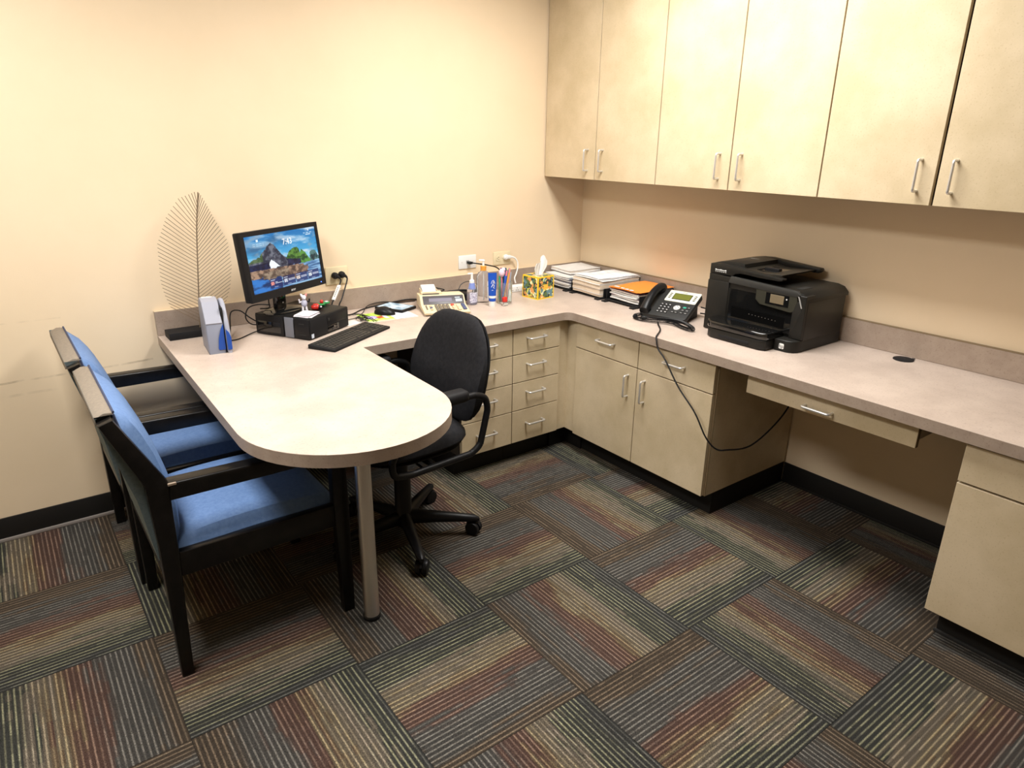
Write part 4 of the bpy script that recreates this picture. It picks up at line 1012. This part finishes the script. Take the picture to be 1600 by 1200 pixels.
# ================================================================== BOTTLES, TUBE, CUP
def bottles():
    BLU = mat('lavender_blue_cap', (.20, .27, .60), .4); OR = mat('amber_collar', (.75, .33, .05), .35)
    LIQ = mat('violet_gel', (.62, .60, .80), .1, trans=.7, ior=1.33)
    LBL = colmat('printed_paper', .6)
    t = thing('pump_bottle', 'small clear pump bottle with a lavender blue shoulder label', 'bottle', (-.974, -.250, H))
    bm = newbm(); lathe(bm, [(0, 0), (.024, .0), (.027, .004), (.027, .070), (.024, .082), (.013, .090), (.013, .094)], n=28, close=False); finish('body', bm, CLEAR, t)
    bm = newbm(); lathe(bm, [(0, .003), (.024, .003), (.0245, .06), (0, .06)], n=24); finish('gel', bm, LIQ, t)
    def lab(u, v):
        n = fbm(u*14, v*16, 3, 3); return (70, 66, 120) if n > .12 else (226, 226, 240)
    picture('label', 26, 22, lambda u, v: Vector((.0274*sin(-1.0+2.0*u), -.0274*cos(-1.0+2.0*u), .012+.054*v)), lab, LBL, t)
    bm = newbm(); lathe(bm, [(.020, .080), (.0165, .094), (.014, .112), (.013, .112), (.0155, .094), (.0185, .080)], n=24); finish('blue_collar', bm, BLU, t)
    bm = newbm(); lathe(bm, [(.013, .110), (.0125, .124), (.007, .130), (.0055, .150), (.0055, .160)], n=20); box(bm, -.026, .006, -.004, .004, .156, .164, .003, 2); finish('pump_head', bm, WHITE, t)
    t = thing('sanitizer_bottle', 'tall clear pump bottle with an amber collar and a printed label', 'bottle', (-.893, -.236, H), radians(-18))
    bm = newbm(); rings = []
    def ring(a, b, z): return [(a*cos(2*pi*k/32), b*sin(2*pi*k/32), z) for k in range(32)]
    def body(s, zs):
        bm = newbm(); R = grid_loft(bm, [ring(a*s, b*s, z) for a, b, z in zs], True); bm.faces.new(R[0]); bm.faces.new(R[-1]); bmesh.ops.recalc_face_normals(bm, faces=bm.faces); return bm
    shp = [(.036, .024, 0), (.038, .026, .004), (.038, .026, .125), (.036, .025, .140), (.028, .021, .155), (.014, .014, .164), (.012, .012, .172)]
    finish('body', body(1, shp), CLEAR, t)
    def lab2(u, v):
        if .72 < v < .76: return (70, 150, 80)
        return (70, 74, 80) if int(v*36) % 3 == 0 and int(u*40+int(v*36)*3) % 5 and .10 < u < .9 and v < .92 else (238, 240, 240)
    picture('label', 26, 54, lambda u, v: Vector((.0384*cos(-1.15+1.35*u), .0264*sin(-1.15+1.35*u), .014+.098*v)), lab2, LBL, t)
    bm = newbm(); lathe(bm, [(.0155, .166), (.0155, .189), (.012, .190)], n=24); finish('amber_collar', bm, OR, t)
    bm = newbm(); lathe(bm, [(.006, .189), (.006, .212), (.008, .214), (.008, .220), (0, .222)], n=16); box(bm, -.024, .004, -.0045, .0045, .214, .223, .003, 2); tube(bm, [(0, 0, .012), (0, 0, .166)], .003, 8); finish('pump_head', bm, WHITE, t)
    t = thing('lotion_tube', 'blue tube of hand cream standing on its white cap before the pencil cup', 'tube', (-.912, -.344, H), radians(-25))
    bm = newbm(); lathe(bm, [(0, 0), (.0165, 0), (.0175, .003), (.0175, .027), (.016, .029)], n=28); finish('cap', bm, WHITE, t)
    BT = mat('royal_blue_tube', (.012, .075, .42), .3)
    rows = []
    for z, a, b in ((.028, .0185, .0185), (.05, .0195, .0175), (.10, .0210, .0125), (.15, .0222, .0050), (.163, .0225, .0016), (.172, .0225, .0014)): rows.append(ring(a, b, z))
    bm = newbm(); R = grid_loft(bm, rows, True); bm.faces.new(R[0]); bm.faces.new(R[-1]); bmesh.ops.recalc_face_normals(bm, faces=bm.faces); finish('tube_body', bm, BT, t)
    bm = newbm(); R = grid_loft(bm, [ring(.0192, .0183, .044), ring(.0196, .0180, .056)], True); finish('white_band', bm, WHITE, t)
    bm = newbm()
    for pts in ([(-.008, .118), (-.002, .132), (.006, .134), (.002, .120), (-.004, .104)], [(.002, .122), (.009, .128), (.010, .116)], [(-.008, .100), (.0, .112), (.008, .108), (.003, .098), (.010, .096)], [(-.006, .085), (.002, .086)]):
        tube(bm, smooth_path([(x, -.0135+(z-.095)*.135-.0012, z) for x, z in pts], 6), .0011, 5)
    finish('white_lettering', bm, WHITE, t)
bottles()
def pencil_cup():
    cx, cy = -.815, -.318
    t = thing('pencil_cup', 'clear glass cup holding pens and pencils behind the blue tube', 'cup', (cx, cy, H))
    bm = newbm(); lathe(bm, [(0, 0), (.036, 0), (.038, .003), (.040, .112), (.0385, .112), (.036, .010), (0, .008)], n=32, close=False); finish('glass', bm, GLASSM, t)
    items = [('pencil', 'yellow pencil leaning left in the clear cup', (.72, .34, .05), -.026, -.024, .012, -.028, .168, .0038, 6),
             ('pink_pen', 'pink pen at the front of the clear cup', (.75, .20, .30), -.026, -.010, -.002, -.020, .160, .0042, 10),
             ('blue_marker', 'thick blue marker in the clear cup', (.03, .10, .45), -.022, -.014, -.005, -.016, .135, .0075, 12),
             ('green_pen', 'green pen at the left side of the clear cup', (.05, .45, .22), -.030, .0, -.030, .003, .134, .0050, 10),
             ('teal_pen', 'dark teal capped pen at the back of the clear cup', (.01, .09, .13), -.004, .010, .012, .012, .170, .0075, 12),
             ('salmon_pen', 'salmon coloured pen leaning right in the clear cup', (.80, .32, .24), .0, -.014, .022, -.014, .170, .0045, 10),
             ('blue_pen', 'light blue pen at the right rim of the clear cup', (.10, .28, .50), .010, .0, .034, .004, .168, .0050, 10),
             ('grey_pen', 'grey pen at the right of the clear cup', (.35, .42, .50), .004, -.016, .030, -.012, .150, .0042, 10),
             ('purple_pen', 'purple pen behind the white blossom in the clear cup', (.16, .03, .22), -.014, .012, -.014, .014, .172, .0050, 10)]
    for nm, lab, col, x0, y0, x1, y1, z1, r, n in items:
        p = thing(nm if nm == 'pencil' else 'pen', lab, 'pencil' if nm == 'pencil' else 'pen', (cx, cy, H+.011), 0, 'pens in the clear cup')
        a, b = Vector((x0, y0, .0)), Vector((x1, y1, z1)); m_ = mat(nm, col, .4)
        bm = newbm(); tube(bm, [a+(b-a)*.06, a+(b-a)*.9], r, n); finish('barrel', bm, m_, p)
        bm = newbm(); tube(bm, [a, a+(b-a)*.06], [r*.3, r], n); finish('tip', bm, mat('pen_tip', (.35, .25, .15), .5), p)
        bm = newbm(); tube(bm, [a+(b-a)*.9, b], [r*1.08, r*.95], n); finish('end_cap', bm, mat('eraser_pink', (.70, .25, .22), .6) if nm == 'pencil' else m_, p)
    p = thing('blossom_pen', 'white and pink flower-topped pen in the clear cup', 'pen', (cx-.020, cy-.004, H+.011), 0, 'pens in the clear cup')
    bm = newbm(); tube(bm, [(0, 0, 0), (-.004, 0, .13)], .004, 8); finish('barrel', bm, mat('pink_pen', (.75, .2, .3), .4), p)
    bm = newbm(); ellipsoid(bm, (-.002, 0, .150), (.017, .015, .022)); ellipsoid(bm, (.006, -.004, .166), (.010, .010, .011)); finish('blossom', bm, mat('blossom_pink', (.80, .58, .68), .6), p)
    p = thing('glue_bottle', 'small clear bottle with a red cap in front of the pencil cup', 'bottle', (-.853, -.372, H))
    bm = newbm(); box(bm, -.016, .016, -.011, .011, 0, .020, .005, 3); finish('body', bm, CLEAR, p)
    pbox(p, 'label', mat('small_label', (.55, .52, .46), .6), -.0145, .0145, -.0116, -.0108, .004, .016)
    bm = newbm(); box(bm, -.013, .013, -.009, .009, .018, .046, .006, 3); finish('red_cap', bm, mat('red_cap', (.62, .03, .02), .4), p)
pencil_cup()

# ================================================================== TISSUE BOX
def tissue_box():
    t = thing('tissue_box', 'yellow tissue box printed with dark foliage and bananas', 'tissue box', (-.573, -.297, H), radians(5))
    w, h = .060, .120
    def pat(s):
        def f(u, v):
            if u < .05 or u > .95 or v < .04 or v > .96: return (250, 206, 40)
            if s == 0 and .36 < u < .62 and .42 < v < .66: return (240, 178, 50) if int(v*40) % 3 else (250, 214, 90)
            a = fbm(u*4.2+s*7, v*4.2, 1.3+s, 3); b = fbm(u*5+3, v*5+s*3, 7.7, 3)
            c = (30, 44, 56)
            if a > .12: c = (206, 214, 96)
            if a > .30: c = (240, 236, 190)
            if b > .22: c = (104, 140, 150)
            if b < -.28: c = (226, 160, 90)
            if a < -.33: c = (96, 120, 70)
            return c
        return f
    pbox(t, 'carton', mat('yellow_card', (.88, .58, .04), .5), -w, w, -w, w, 0, h, .001, 1)
    PM = print_mat(); e = w+.0004
    picture('printed_side', 40, 40, lambda u, v: Vector((-w+2*w*u, -e, h*v)), pat(0), PM, t)
    picture('printed_side', 40, 40, lambda u, v: Vector((-e, w-2*w*u, h*v)), pat(1), PM, t)
    picture('printed_side', 40, 40, lambda u, v: Vector((e, -w+2*w*u, h*v)), pat(2), PM, t)
    picture('printed_side', 40, 40, lambda u, v: Vector((w-2*w*u, e, h*v)), pat(3), PM, t)
    picture('printed_top', 40, 40, lambda u, v: Vector((-w+2*w*u, -w+2*w*v, h+.0006)), pat(4), PM, t)
    bm = newbm(); lathe(bm, [(0, 0), (.036, 0), (.036, .0006), (0, .0006)], (0, 0, h+.0004), 32); bmesh.ops.transform(bm, matrix=Matrix.Diagonal((1, .6, 1, 1)), verts=bm.verts[:]); finish('opening', bm, mat('opening_film', (.45, .44, .40), .4), t)
    # pulled tissue
    bm = newbm(); rows = []
    for i in range(13):
        q = i/12; row = []
        for j in range(25):
            u = -1+2*j/24; a = u*2.6
            spread = .022+.046*q*(1-.55*max(0, q-.55)/.45); top = .108*(.66+.34*math.exp(-((u-.5)/.4)**2))
            x = u*spread+.012*q; y = (.008*sin(a*1.2+.6)+.003*sin(a*3.1))*(.4+q)
            row.append((x+.006*q, y, h-.006+q*top))
        rows.append(row)
    grid_loft(bm, rows); bmesh.ops.solidify(bm, geom=bm.faces[:], thickness=.0008)
    finish('tissue', bm, mat('tissue_white', (.82, .82, .81), .9), t, angle=80)
tissue_box()

# ================================================================== DESK TRAYS AND PAPERS
def tray(label, y0, y1, rise, wire):
    t = thing('desk_tray', label, 'tray', (0, 0, H), 0, 'black desk trays by the corner')
    x0, x1 = -.335, -.028
    pbox(t, 'base_plate', BLKM, x0, x1, y0, y1, .006, .011, .001)
    for y in (y0, y1-.006): pbox(t, 'side_wall', BLK, x0+.012, x1, y, y+.006, .006, rise, .002)
    pbox(t, 'back_wall', BLK, x1-.006, x1, y0, y1, .006, rise, .002)
    for y in (y0+.004, y1-.034): pbox(t, 'front_foot', BLKM, x0-.028, x0+.02, y, y+.030, 0, .007, .002)
    for y in (y0+.01, y1-.03): pbox(t, 'rear_foot', BLKM, x1-.03, x1-.002, y, y+.02, 0, .007, .001)
    if wire:
        bm = newbm(); ya, yb = y0+.003, y1-.003
        for y in (ya,): tube(bm, fillet([(x1-.04, y, rise-.005), (x1-.04, y, rise+.018), (x0+.05, y-.05, rise+.020), (x0+.05, y-.05, rise)], .012, 5), .003, 8)
        finish('stacking_wire', bm, BLK, t)
    return t
tray('black desk tray nearest the corner, holding loose files', -.292, -.052, .060, False)
tray('black desk tray in the middle, piled high with cream folders', -.552, -.310, .058, False)
tray('black desk tray holding the orange folder beside the phone', -.812, -.570, .062, True)
def stack(name, label, cx, cy, z0, layers, rz=0., cat='papers'):
    """layers: (thickness, half-x, half-y, material, dx, dy, rot)"""
    t = thing(name, label, cat, (cx, cy, z0), rz); z = 0
    for th, hx, hy, m_, dx, dy, ro in layers:
        bm = newbm(); box(bm, -hx, hx, -hy, hy, 0, th, 0)
        bmesh.ops.subdivide_edges(bm, edges=[e for e in bm.edges if abs((e.verts[0].co-e.verts[1].co).x) > .01 or abs((e.verts[0].co-e.verts[1].co).y) > .01], cuts=5, use_grid_fill=True)
        for v in bm.verts: v.co.z += .0022*sin((v.co.y/hy)*2.2+ro*40)*(1 if th < .02 else .5)+.0012*sin(v.co.x*30+ro*10)
        xf(bm, bm.verts[:], Matrix.Translation((dx, dy, z)) @ Matrix.Rotation(ro, 4, 'Z'))
        finish('folder' if m_ in (CREAMP,) else 'sheets', bm, m_, t, angle=50); z += th+.0006
    return t, z
DK = mat('dark_cover_paper', (.06, .055, .10), .5); LB = mat('pale_blue_paper', (.42, .55, .68), .7); GRYP = mat('grey_paper', (.42, .40, .38), .7); PLUM = mat('plum_cover', (.12, .05, .08), .5)
rnd = lambda a: random.uniform(-a, a)
L1 = [(th, .140, .104, m_, rnd(.006), rnd(.004), rnd(.03)) for th, m_ in ((.004, PAPER), (.003, DK), (.006, PAPER), (.003, GRYP), (.005, PAPER), (.004, PAPER), (.003, DK), (.006, PAPER), (.003, PAPER), (.004, DK), (.006, PAPER), (.002, LB), (.003, PAPER))]
stack('paper_stack', 'uneven stack of white and dark files in the corner tray', -.188, -.172, H+.0145, L1)
stack('paper_pad', 'thick pad of white paper lying on the corner tray against the walls', -.150, -.128, H+.0800, [(.010, .118, .088, PAPER, 0, 0, 0), (.004, .116, .086, CREAMP, .001, 0, .015), (.004, .117, .087, PAPER, 0, 0, -.015)])
L2 = [(th, .150, .109, m_, rnd(.004), rnd(.002), rnd(.012)) for th, m_ in ((.012, CREAMP), (.003, PAPER), (.012, CREAMP), (.010, CREAMP), (.002, GRYP), (.011, CREAMP), (.009, CREAMP), (.004, PAPER), (.008, CREAMP))]
_, z2 = stack('folder_stack', 'tall stack of cream folders filling the middle tray', -.194, -.431, H+.0145, L2)
def form_col(u, v):
    if abs(v-.62) < .006 or abs(v-.30) < .005: return (150, 150, 160)
    return (176, 178, 188) if int(v*40) % 4 == 0 and int(u*34+int(v*40)*5) % 7 < 3 and .1 < u < .9 else (246, 246, 248)
t, zz = stack('printed_forms', 'white printed forms spread on top of the cream folders', -.180, -.427, H+.0145+z2+.004, [(.002, .150, .112, PAPER, 0, 0, .03), (.0015, .145, .110, PAPER, .004, .010, -.09)])
picture('form_print', 44, 60, lambda u, v: Matrix.Rotation(-.09, 3, 'Z') @ Vector((.141*(2*u-1), .106*(2*v-1), 0))+Vector((.004, .010, zz+.0030+.0022*sin((2*v-1)*2.2-3.6)+.0012*sin(.141*(2*u-1)*30-.9))), form_col, print_mat(), t)
L3 = [(th, .132, .100, m_, rnd(.010), rnd(.005), rnd(.035)) for th, m_ in ((.004, PAPER), (.005, PAPER), (.003, GRYP), (.005, PAPER), (.004, PAPER), (.003, PLUM), (.005, PAPER), (.004, PAPER), (.005, PAPER), (.003, CREAMP), (.005, PAPER), (.003, PLUM))]
_, z3 = stack('paper_stack', 'fanned stack of white papers under the orange folder', -.186, -.694, H+.0145, L3)
t, z4 = stack('orange_folder', 'bright orange folder with white holes lying on the right-hand tray', -.180, -.690, H+.0145+z3+.006, [(.0015, .142, .106, ORANGE, 0, 0, .06), (.0015, .142, .100, ORANGE, -.006, .0, .02)], 0, 'folder')
for k, (x, y, a) in enumerate(((-.128, .058, .018), (-.134, .010, .012), (-.137, -.024, .012), (-.139, -.058, .012))):
    bm = newbm(); prism(bm, rrect(-.008, .008, -a, a, .0075, 4), 0, .0012, 'z', 0, 1, Matrix.Translation((x, y, z4+.0035)) @ Matrix.Rotation(.02, 4, 'Z')); finish('white_patch', bm, PAPER, t)

# ================================================================== DESK PHONE
def phone():
    t = thing('desk_phone', 'black office desk phone with white display surround beside the printer', 'phone', (-.41, -1.04, H), radians(-75))
    # local: x = width (right), y = depth away from the user, z up. face tilted
    W, D, TL = .120, .205, radians(27)
    Mx = Matrix.Translation((0, 0, .012)) @ Matrix.Rotation(TL, 4, 'X')
    bm = newbm(); prism(bm, rrect(-W, W, 0, D, .014), -.014, .012, 'z', .004, 2, Mx); finish('body', bm, DGREY, t)
    bm = newbm(); prism(bm, [(.02, 0), (.185, 0), (.175, .092), (.03, .018)], -W+.02, W-.02, 'x', .003); finish('stand', bm, BLKM, t)
    IV = mat('pale_bezel', (.70, .69, .58), .4)
    bm = newbm(); prism(bm, rrect(-.044, W-.002, .118, D-.002, .006), .0105, .0150, 'z', .0015, 2, Mx); bz = finish('display_surround', bm, IV, t)
    bm = newbm(); box(bm, -.012, .082, .134, .182, .0145, .0156, 0, M=Mx); finish('display_frame', bm, BLK, bz)
    bm = newbm(); box(bm, -.009, .079, .138, .179, .0155, .0162, 0, M=Mx); finish('display', bm, mat('olive_lcd', (.13, .14, .03), .2, emit=(.20, .21, .03), es=.12), bz)
    bm = newbm(); box(bm, .024, .048, .190, .194, .0148, .0153, 0, M=Mx); finish('maker_mark', bm, mat('grey_mark', (.3, .3, .28), .5), bz)
    for x in (-.028, .100):
        for k in range(4):
            bm = newbm(); box(bm, x-.006, x+.006, .140+k*.011, .145+k*.011, .0145, .0165, .0008, 1, Mx); finish('soft_key', bm, BLK, bz)
    KEY = mat('phone_key', (.018, .018, .018), .35); PR = mat('key_print', (.62, .62, .62), .5)
    for i in range(3):
        for j in range(4):
            x, y = -.036+i*.020, .032+j*.019
            bm = newbm(); box(bm, x-.0075, x+.0075, y-.0055, y+.0055, .011, .0150, .0015, 1, Mx); kk = finish('number_key', bm, KEY, t)
            bm = newbm(); box(bm, x-.004, x+.003, y-.002, y+.0025, .0149, .0152, 0, M=Mx); finish('key_print', bm, PR, kk)
    bm = newbm(); lathe(bm, [(.0165, .010), (.0165, .0155), (.014, .0165), (.006, .0165), (.006, .0160), (0, .0160)], (.044, .076, 0), 28); xf(bm, bm.verts[:], Mx); nv = finish('navigation_ring', bm, mat('silver_key', (.60, .60, .58), .35), t)
    for a, b in ((.044+.010, .076), (.044-.010, .076), (.044, .086), (.044, .066)):
        bm = newbm(); box(bm, a-.002, a+.002, b-.002, b+.002, .0163, .0169, 0, M=Mx); finish('arrow_mark', bm, BLK, nv)
    for x, y, m_ in ((.080, .086, mat('green_key', (.05, .38, .26), .4)), (.102, .086, KEY), (.080, .064, KEY), (.102, .064, KEY), (.080, .044, KEY), (.102, .044, KEY), (.036, .042, KEY), (.054, .042, KEY)):
        bm = newbm(); box(bm, x-.008, x+.008, y-.005, y+.005, .011, .0150, .0015, 1, Mx); kk = finish('function_key', bm, m_, t)
        if m_ is KEY: bm = newbm(); box(bm, x-.005, x+.004, y-.001, y+.001, .0149, .0152, 0, M=Mx); finish('key_print', bm, PR, kk)
    # handset on the left
    rows = []
    for q in range(21):
        s = q/20; y = .004+s*(D+.006-.004)
        z = .020+.030*sin(pi*s)**.8; hw = .024-.005*sin(pi*s); th = .017+.006*abs(2*s-1)**3
        rows.append([Mx @ Vector((-W+.026+hw*cos(a)*(abs(cos(a))**-.3 if abs(cos(a)) > .05 else 1), y, z+th*sin(a))) for a in [2*pi*k/16 for k in range(16)]])
    bm = newbm(); R = grid_loft(bm, rows, True); bm.faces.new(R[0]); bm.faces.new(R[-1]); bmesh.ops.recalc_face_normals(bm, faces=bm.faces)
    h = finish('handset', bm, BLK, t, angle=50)
    for y in (.026, .182):
        bm = newbm(); lathe(bm, [(.022, .006), (.024, .012), (.024, .026)], (-W+.026, y, 0), 20); xf(bm, bm.verts[:], Mx); finish('ear_cup', bm, BLKM, h)
    # coiled cord
    bm = newbm(); core = smooth_path([(-.105, .01, .016), (-.125, -.03, .012), (-.105, -.068, .011), (-.06, -.078, .011), (0, -.066, .011), (.05, -.054, .015), (.09, -.058, .015), (.14, -.084, .011), (.190, -.106, .011), (.203, -.094, .013), (.165, -.066, .020), (.11, -.040, .024), (.06, -.034, .022), (0, -.040, .018), (-.06, -.052, .014), (-.085, -.040, .013)], 10)
    L = [0]
    for a, b in zip(core, core[1:]): L.append(L[-1]+(b-a).length)
    tot = L[-1]; turns = int(tot/.0060); pts = []
    for k in range(turns*7+1):
        d = tot*k/(turns*7); i = max(j for j in range(len(L)) if L[j] <= d+1e-9); i = min(i, len(core)-2)
        f = (d-L[i])/max(1e-9, L[i+1]-L[i]); p = core[i]+(core[i+1]-core[i])*f; T = (core[i+1]-core[i]).normalized()
        u = T.cross(Vector((0, 0, 1))).normalized(); v = u.cross(T); a = 2*pi*k/7
        pts.append(p+(u*cos(a)+v*sin(a))*.0075)
    tube(bm, pts, .0018, 4); finish('coiled_cord', bm, BLK, t)
phone()
cable('phone_line', 'long black cord hanging from the desk phone over the worktop edge into the knee space', [(-.478, -1.075, H+.010), (-.50, -1.10, H+.006), (-.56, -1.165, H+.005), (-.635, -1.215, H+.005), (-.662, -1.233, H+.004), (-.672, -1.245, H-.010), (-.676, -1.262, .72), (-.678, -1.31, .68), (-.680, -1.394, .584), (-.678, -1.491, .498), (-.668, -1.552, .405), (-.63, -1.585, .352), (-.558, -1.60, .336), (-.46, -1.603, .318), (-.371, -1.60, .321), (-.26, -1.60, .362), (-.161, -1.60, .424), (-.09, -1.60, .52), (-.05, -1.60, .62), (-.03, -1.60, .7205)], .0036, smooth=8)
for k, lab in enumerate(('black cable leaving the phone towards the printer', 'lower black cable between phone and printer')):
    cable('phone_cable', lab, [(-.20+.0*k, -1.10, H+.05-.03*k), (-.19, -1.135, H+.045-.025*k), (-.165, -1.17, H+.025-.016*k), (-.14, -1.20, H+.012-.006*k), (-.10, -1.23, H+.008-.003*k)], .0032)

# ================================================================== PRINTER
def printer():
    t = thing('printer', 'black all-in-one inkjet printer with touch screen on the right-hand worktop', 'printer', (-.345, -1.237, H), radians(-90))
    # local: x = from left end to right end (0..0.485), y = depth (0 front .. 0.315 back), z up
    W, D = .485, .318
    PG = PRN
    # lower body with a raked right-hand front corner
    bm = newbm(); prism(bm, [(.0, 0), (.0, D), (W-.012, D), (W, D-.02), (W, .012), (W-.012, 0), (.43, -.004), (.42, .012), (.125, .012), (.115, 0)], .004, .205, 'z', .004, 2); finish('body', bm, PG, t)
    bm = newbm(); prism(bm, [(.395, -.046), (.445, -.046), (.463, -.041), (W-.010, -.030), (W-.001, -.012), (W+.0008, .010), (W+.0008, .300), (.395, .300)], .0, .050, 'z', .005, 3); finish('front_foot', bm, PG, t)
    # raked side cheek between the gloss panel and the right side
    bm = newbm(); prism(bm, [(.448, .052), (W-.001, .052), (W-.001, .232), (.452, .232), (.470, .170), (.430, .072)], -.004, .06, 'y', .002, 1); finish('side_cheek', bm, PG, t)
    bm = newbm(); prism(bm, [(0, .204), (W-.03, .204), (W, .204), (W, .218), (W-.02, .238), (W-.05, .246), (.12, .252), (0, .256)], .002, D, 'y', .003, 2); finish('scanner_lid', bm, PG, t)
    bm = newbm(); prism(bm, [(.108, .228), (.440, .222), (W-.028, .233), (W-.045, .247), (.118, .258)], -.006, .012, 'y', .004, 2); finish('lid_front_edge', bm, mat('grey_lid_edge', (.032, .032, .030), .35, spec=.35), t)
    pbox(t, 'left_column', PG, .0, .112, -.004, .03, .003, .228, .003)
    bm = newbm(); prism(bm, [(.105, .075), (.43, .062), (.468, .170), (.446, .222), (.122, .230)], .004, .016, 'y', .001, 1); g = finish('gloss_panel', bm, BLKG, t)
    # control panel
    bm = newbm(); prism(bm, [(.250, .232), (.440, .226), (.446, .205), (.435, .165), (.420, .155), (.275, .164), (.252, .182)], -.004, .006, 'y', .002, 1); cp = finish('control_panel', bm, mat('panel_olive_grey', (.034, .033, .024), .35, spec=.3), t)
    bm = newbm(); box(bm, .300, .408, -.0055, -.003, .173, .222, .001, 1); finish('screen_border', bm, BLKG, cp)
    bm = newbm(); box(bm, .322, .386, -.0064, -.005, .181, .217, .001, 1); finish('touch_screen', bm, mat('screen_off_brown', (.17, .135, .085), .2), cp)
    bm = newbm(); lathe(bm, [(.003, 0), (.003, .001)], (0, 0, 0), 12, Matrix.Translation((.398, -.0056, .206)) @ Matrix.Rotation(pi/2, 4, 'X')); finish('status_light', bm, WHITE, cp)
    # output slot: flat black plate painting the shade of the recess
    bm = newbm(); box(bm, .135, .395, .0032, .006, .082, .128, 0, 1); os_ = finish('output_slot', bm, mat('slot_shade_black', (.002, .002, .002), .7, spec=.05), t)
    for k in range(9): pbox(os_, 'slot_tooth', STEEL, .225+k*.016, .229+k*.016, -.0005+.0025, .0035, .109-k*.0004, .111-k*.0004)
    # paper tray
    bm = newbm(); prism(bm, [(.075, .02), (.075, -.060), (.100, -.100), (.130, -.114), (.365, -.114), (.392, -.100), (.392, .02)], .003, .044, 'z', .004, 2); finish('paper_tray', bm, PG, t)
    bm = newbm(); prism(bm, [(.070, .02), (.070, -.062), (.098, -.104), (.128, -.118), (.368, -.118), (.396, -.104), (.396, .02)], .046, .076, 'z', .006, 3); tc = finish('output_tray', bm, BLKG, t)
    bm = newbm(); box(bm, .165, .320, -.1165, -.108, .010, .026, .004, 2); finish('tray_pull', bm, BLKM, t)
    # document feeder: arched block on the left, cantilevered tray to the right
    up_ = [(0, .258), (.0, .299), (.02, .305), (.07, .313), (.12, .315), (.155, .312), (.158, .284), (.135, .275), (.122, .258)]
    bm = newbm(); prism(bm, up_, .034, D-.004, 'y', .002, 2); f = finish('document_feeder', bm, PG, t)
    bm = newbm(); prism(bm, [(0, .2575), (.0, .2985), (.03, .3035), (.12, .3015), (.25, .291), (.345, .2845), (.362, .282), (.361, .275), (.345, .271), (.25, .271), (.19, .274), (.155, .274), (.132, .268), (.120, .2575)], .003, .036, 'y', .0025, 2); finish('feeder_front', bm, PG, t)
    TR = mat('feeder_brown_grey', (.022, .019, .014), .4, spec=.3)
    bm = newbm(); prism(bm, [(.14, .296), (.14, .286), (.22, .278), (.340, .286), (.345, .294), (.22, .287)], .03, D-.025, 'y', .001, 1); finish('feeder_tray', bm, TR, t)
    bm = newbm(); prism(bm, [(.08, .3135), (.12, .316), (.20, .310), (.36, .300), (.366, .292), (.355, .280), (.20, .281), (.10, .284)], D-.040, D-.004, 'y', .003, 2); finish('tray_rim', bm, PG, t)
    pbox(t, 'paper_guide', BLK, .20, .27, .115, .140, .287, .300, .002)
    bm = newbm(); prism(bm, [(.19, .283), (.30, .283), (.30, .290), (.19, .292)], .075, .20, 'y'); finish('feeder_ramp', bm, BLKG, t)
    # small details
    pbox(t, 'lid_latch', DGREY, .40, .43, .05, .12, .2455, .2475)
    # maker's mark: white rounded square with hp
    bm = newbm(); prism(bm, rrect(.4185, .4405, .012, .034, .004), -.0475, -.0455, 'y'); mk = finish('maker_mark', bm, WHITE, t)
    text('mark_letters', 'hp', .021, Matrix.Translation((.4295, -.0478, .0225)) @ Matrix.Rotation(pi/2, 4, 'X') , BLK, mk, .0002)
    bm = newbm()
    for k in range(7): box(bm, .028+k*.0085, .035+k*.0085, -.0015, .0010, .2735, .2765+(k % 3 == 0)*.0015, 0)
    for k in range(6): box(bm, .028+k*.0105, .034+k*.0105, -.0015, .0010, .2670, .2690, 0)
    xf(bm, bm.verts[:], Matrix.Translation((0, .0036, 0))); finish('small_lettering', bm, WHITE, t)
    bm = newbm()
    for k in range(4): box(bm, .075+k*.011, .083+k*.011, .19, .195, .3128, .3150, 0)
    finish('top_lettering', bm, mat('grey_mark', (.3, .3, .28), .5), t)
    bm = newbm(); prism(bm, [(.4455, .228), (.452, .226), (.470, .182), (.4645, .182)], -.0055, -.003, 'y'); finish('chamfer_highlight', bm, mat('painted_highlight', (.7, .7, .68), .15, .6), t)  # pale strip painting the highlight on the upper right chamfer
printer()
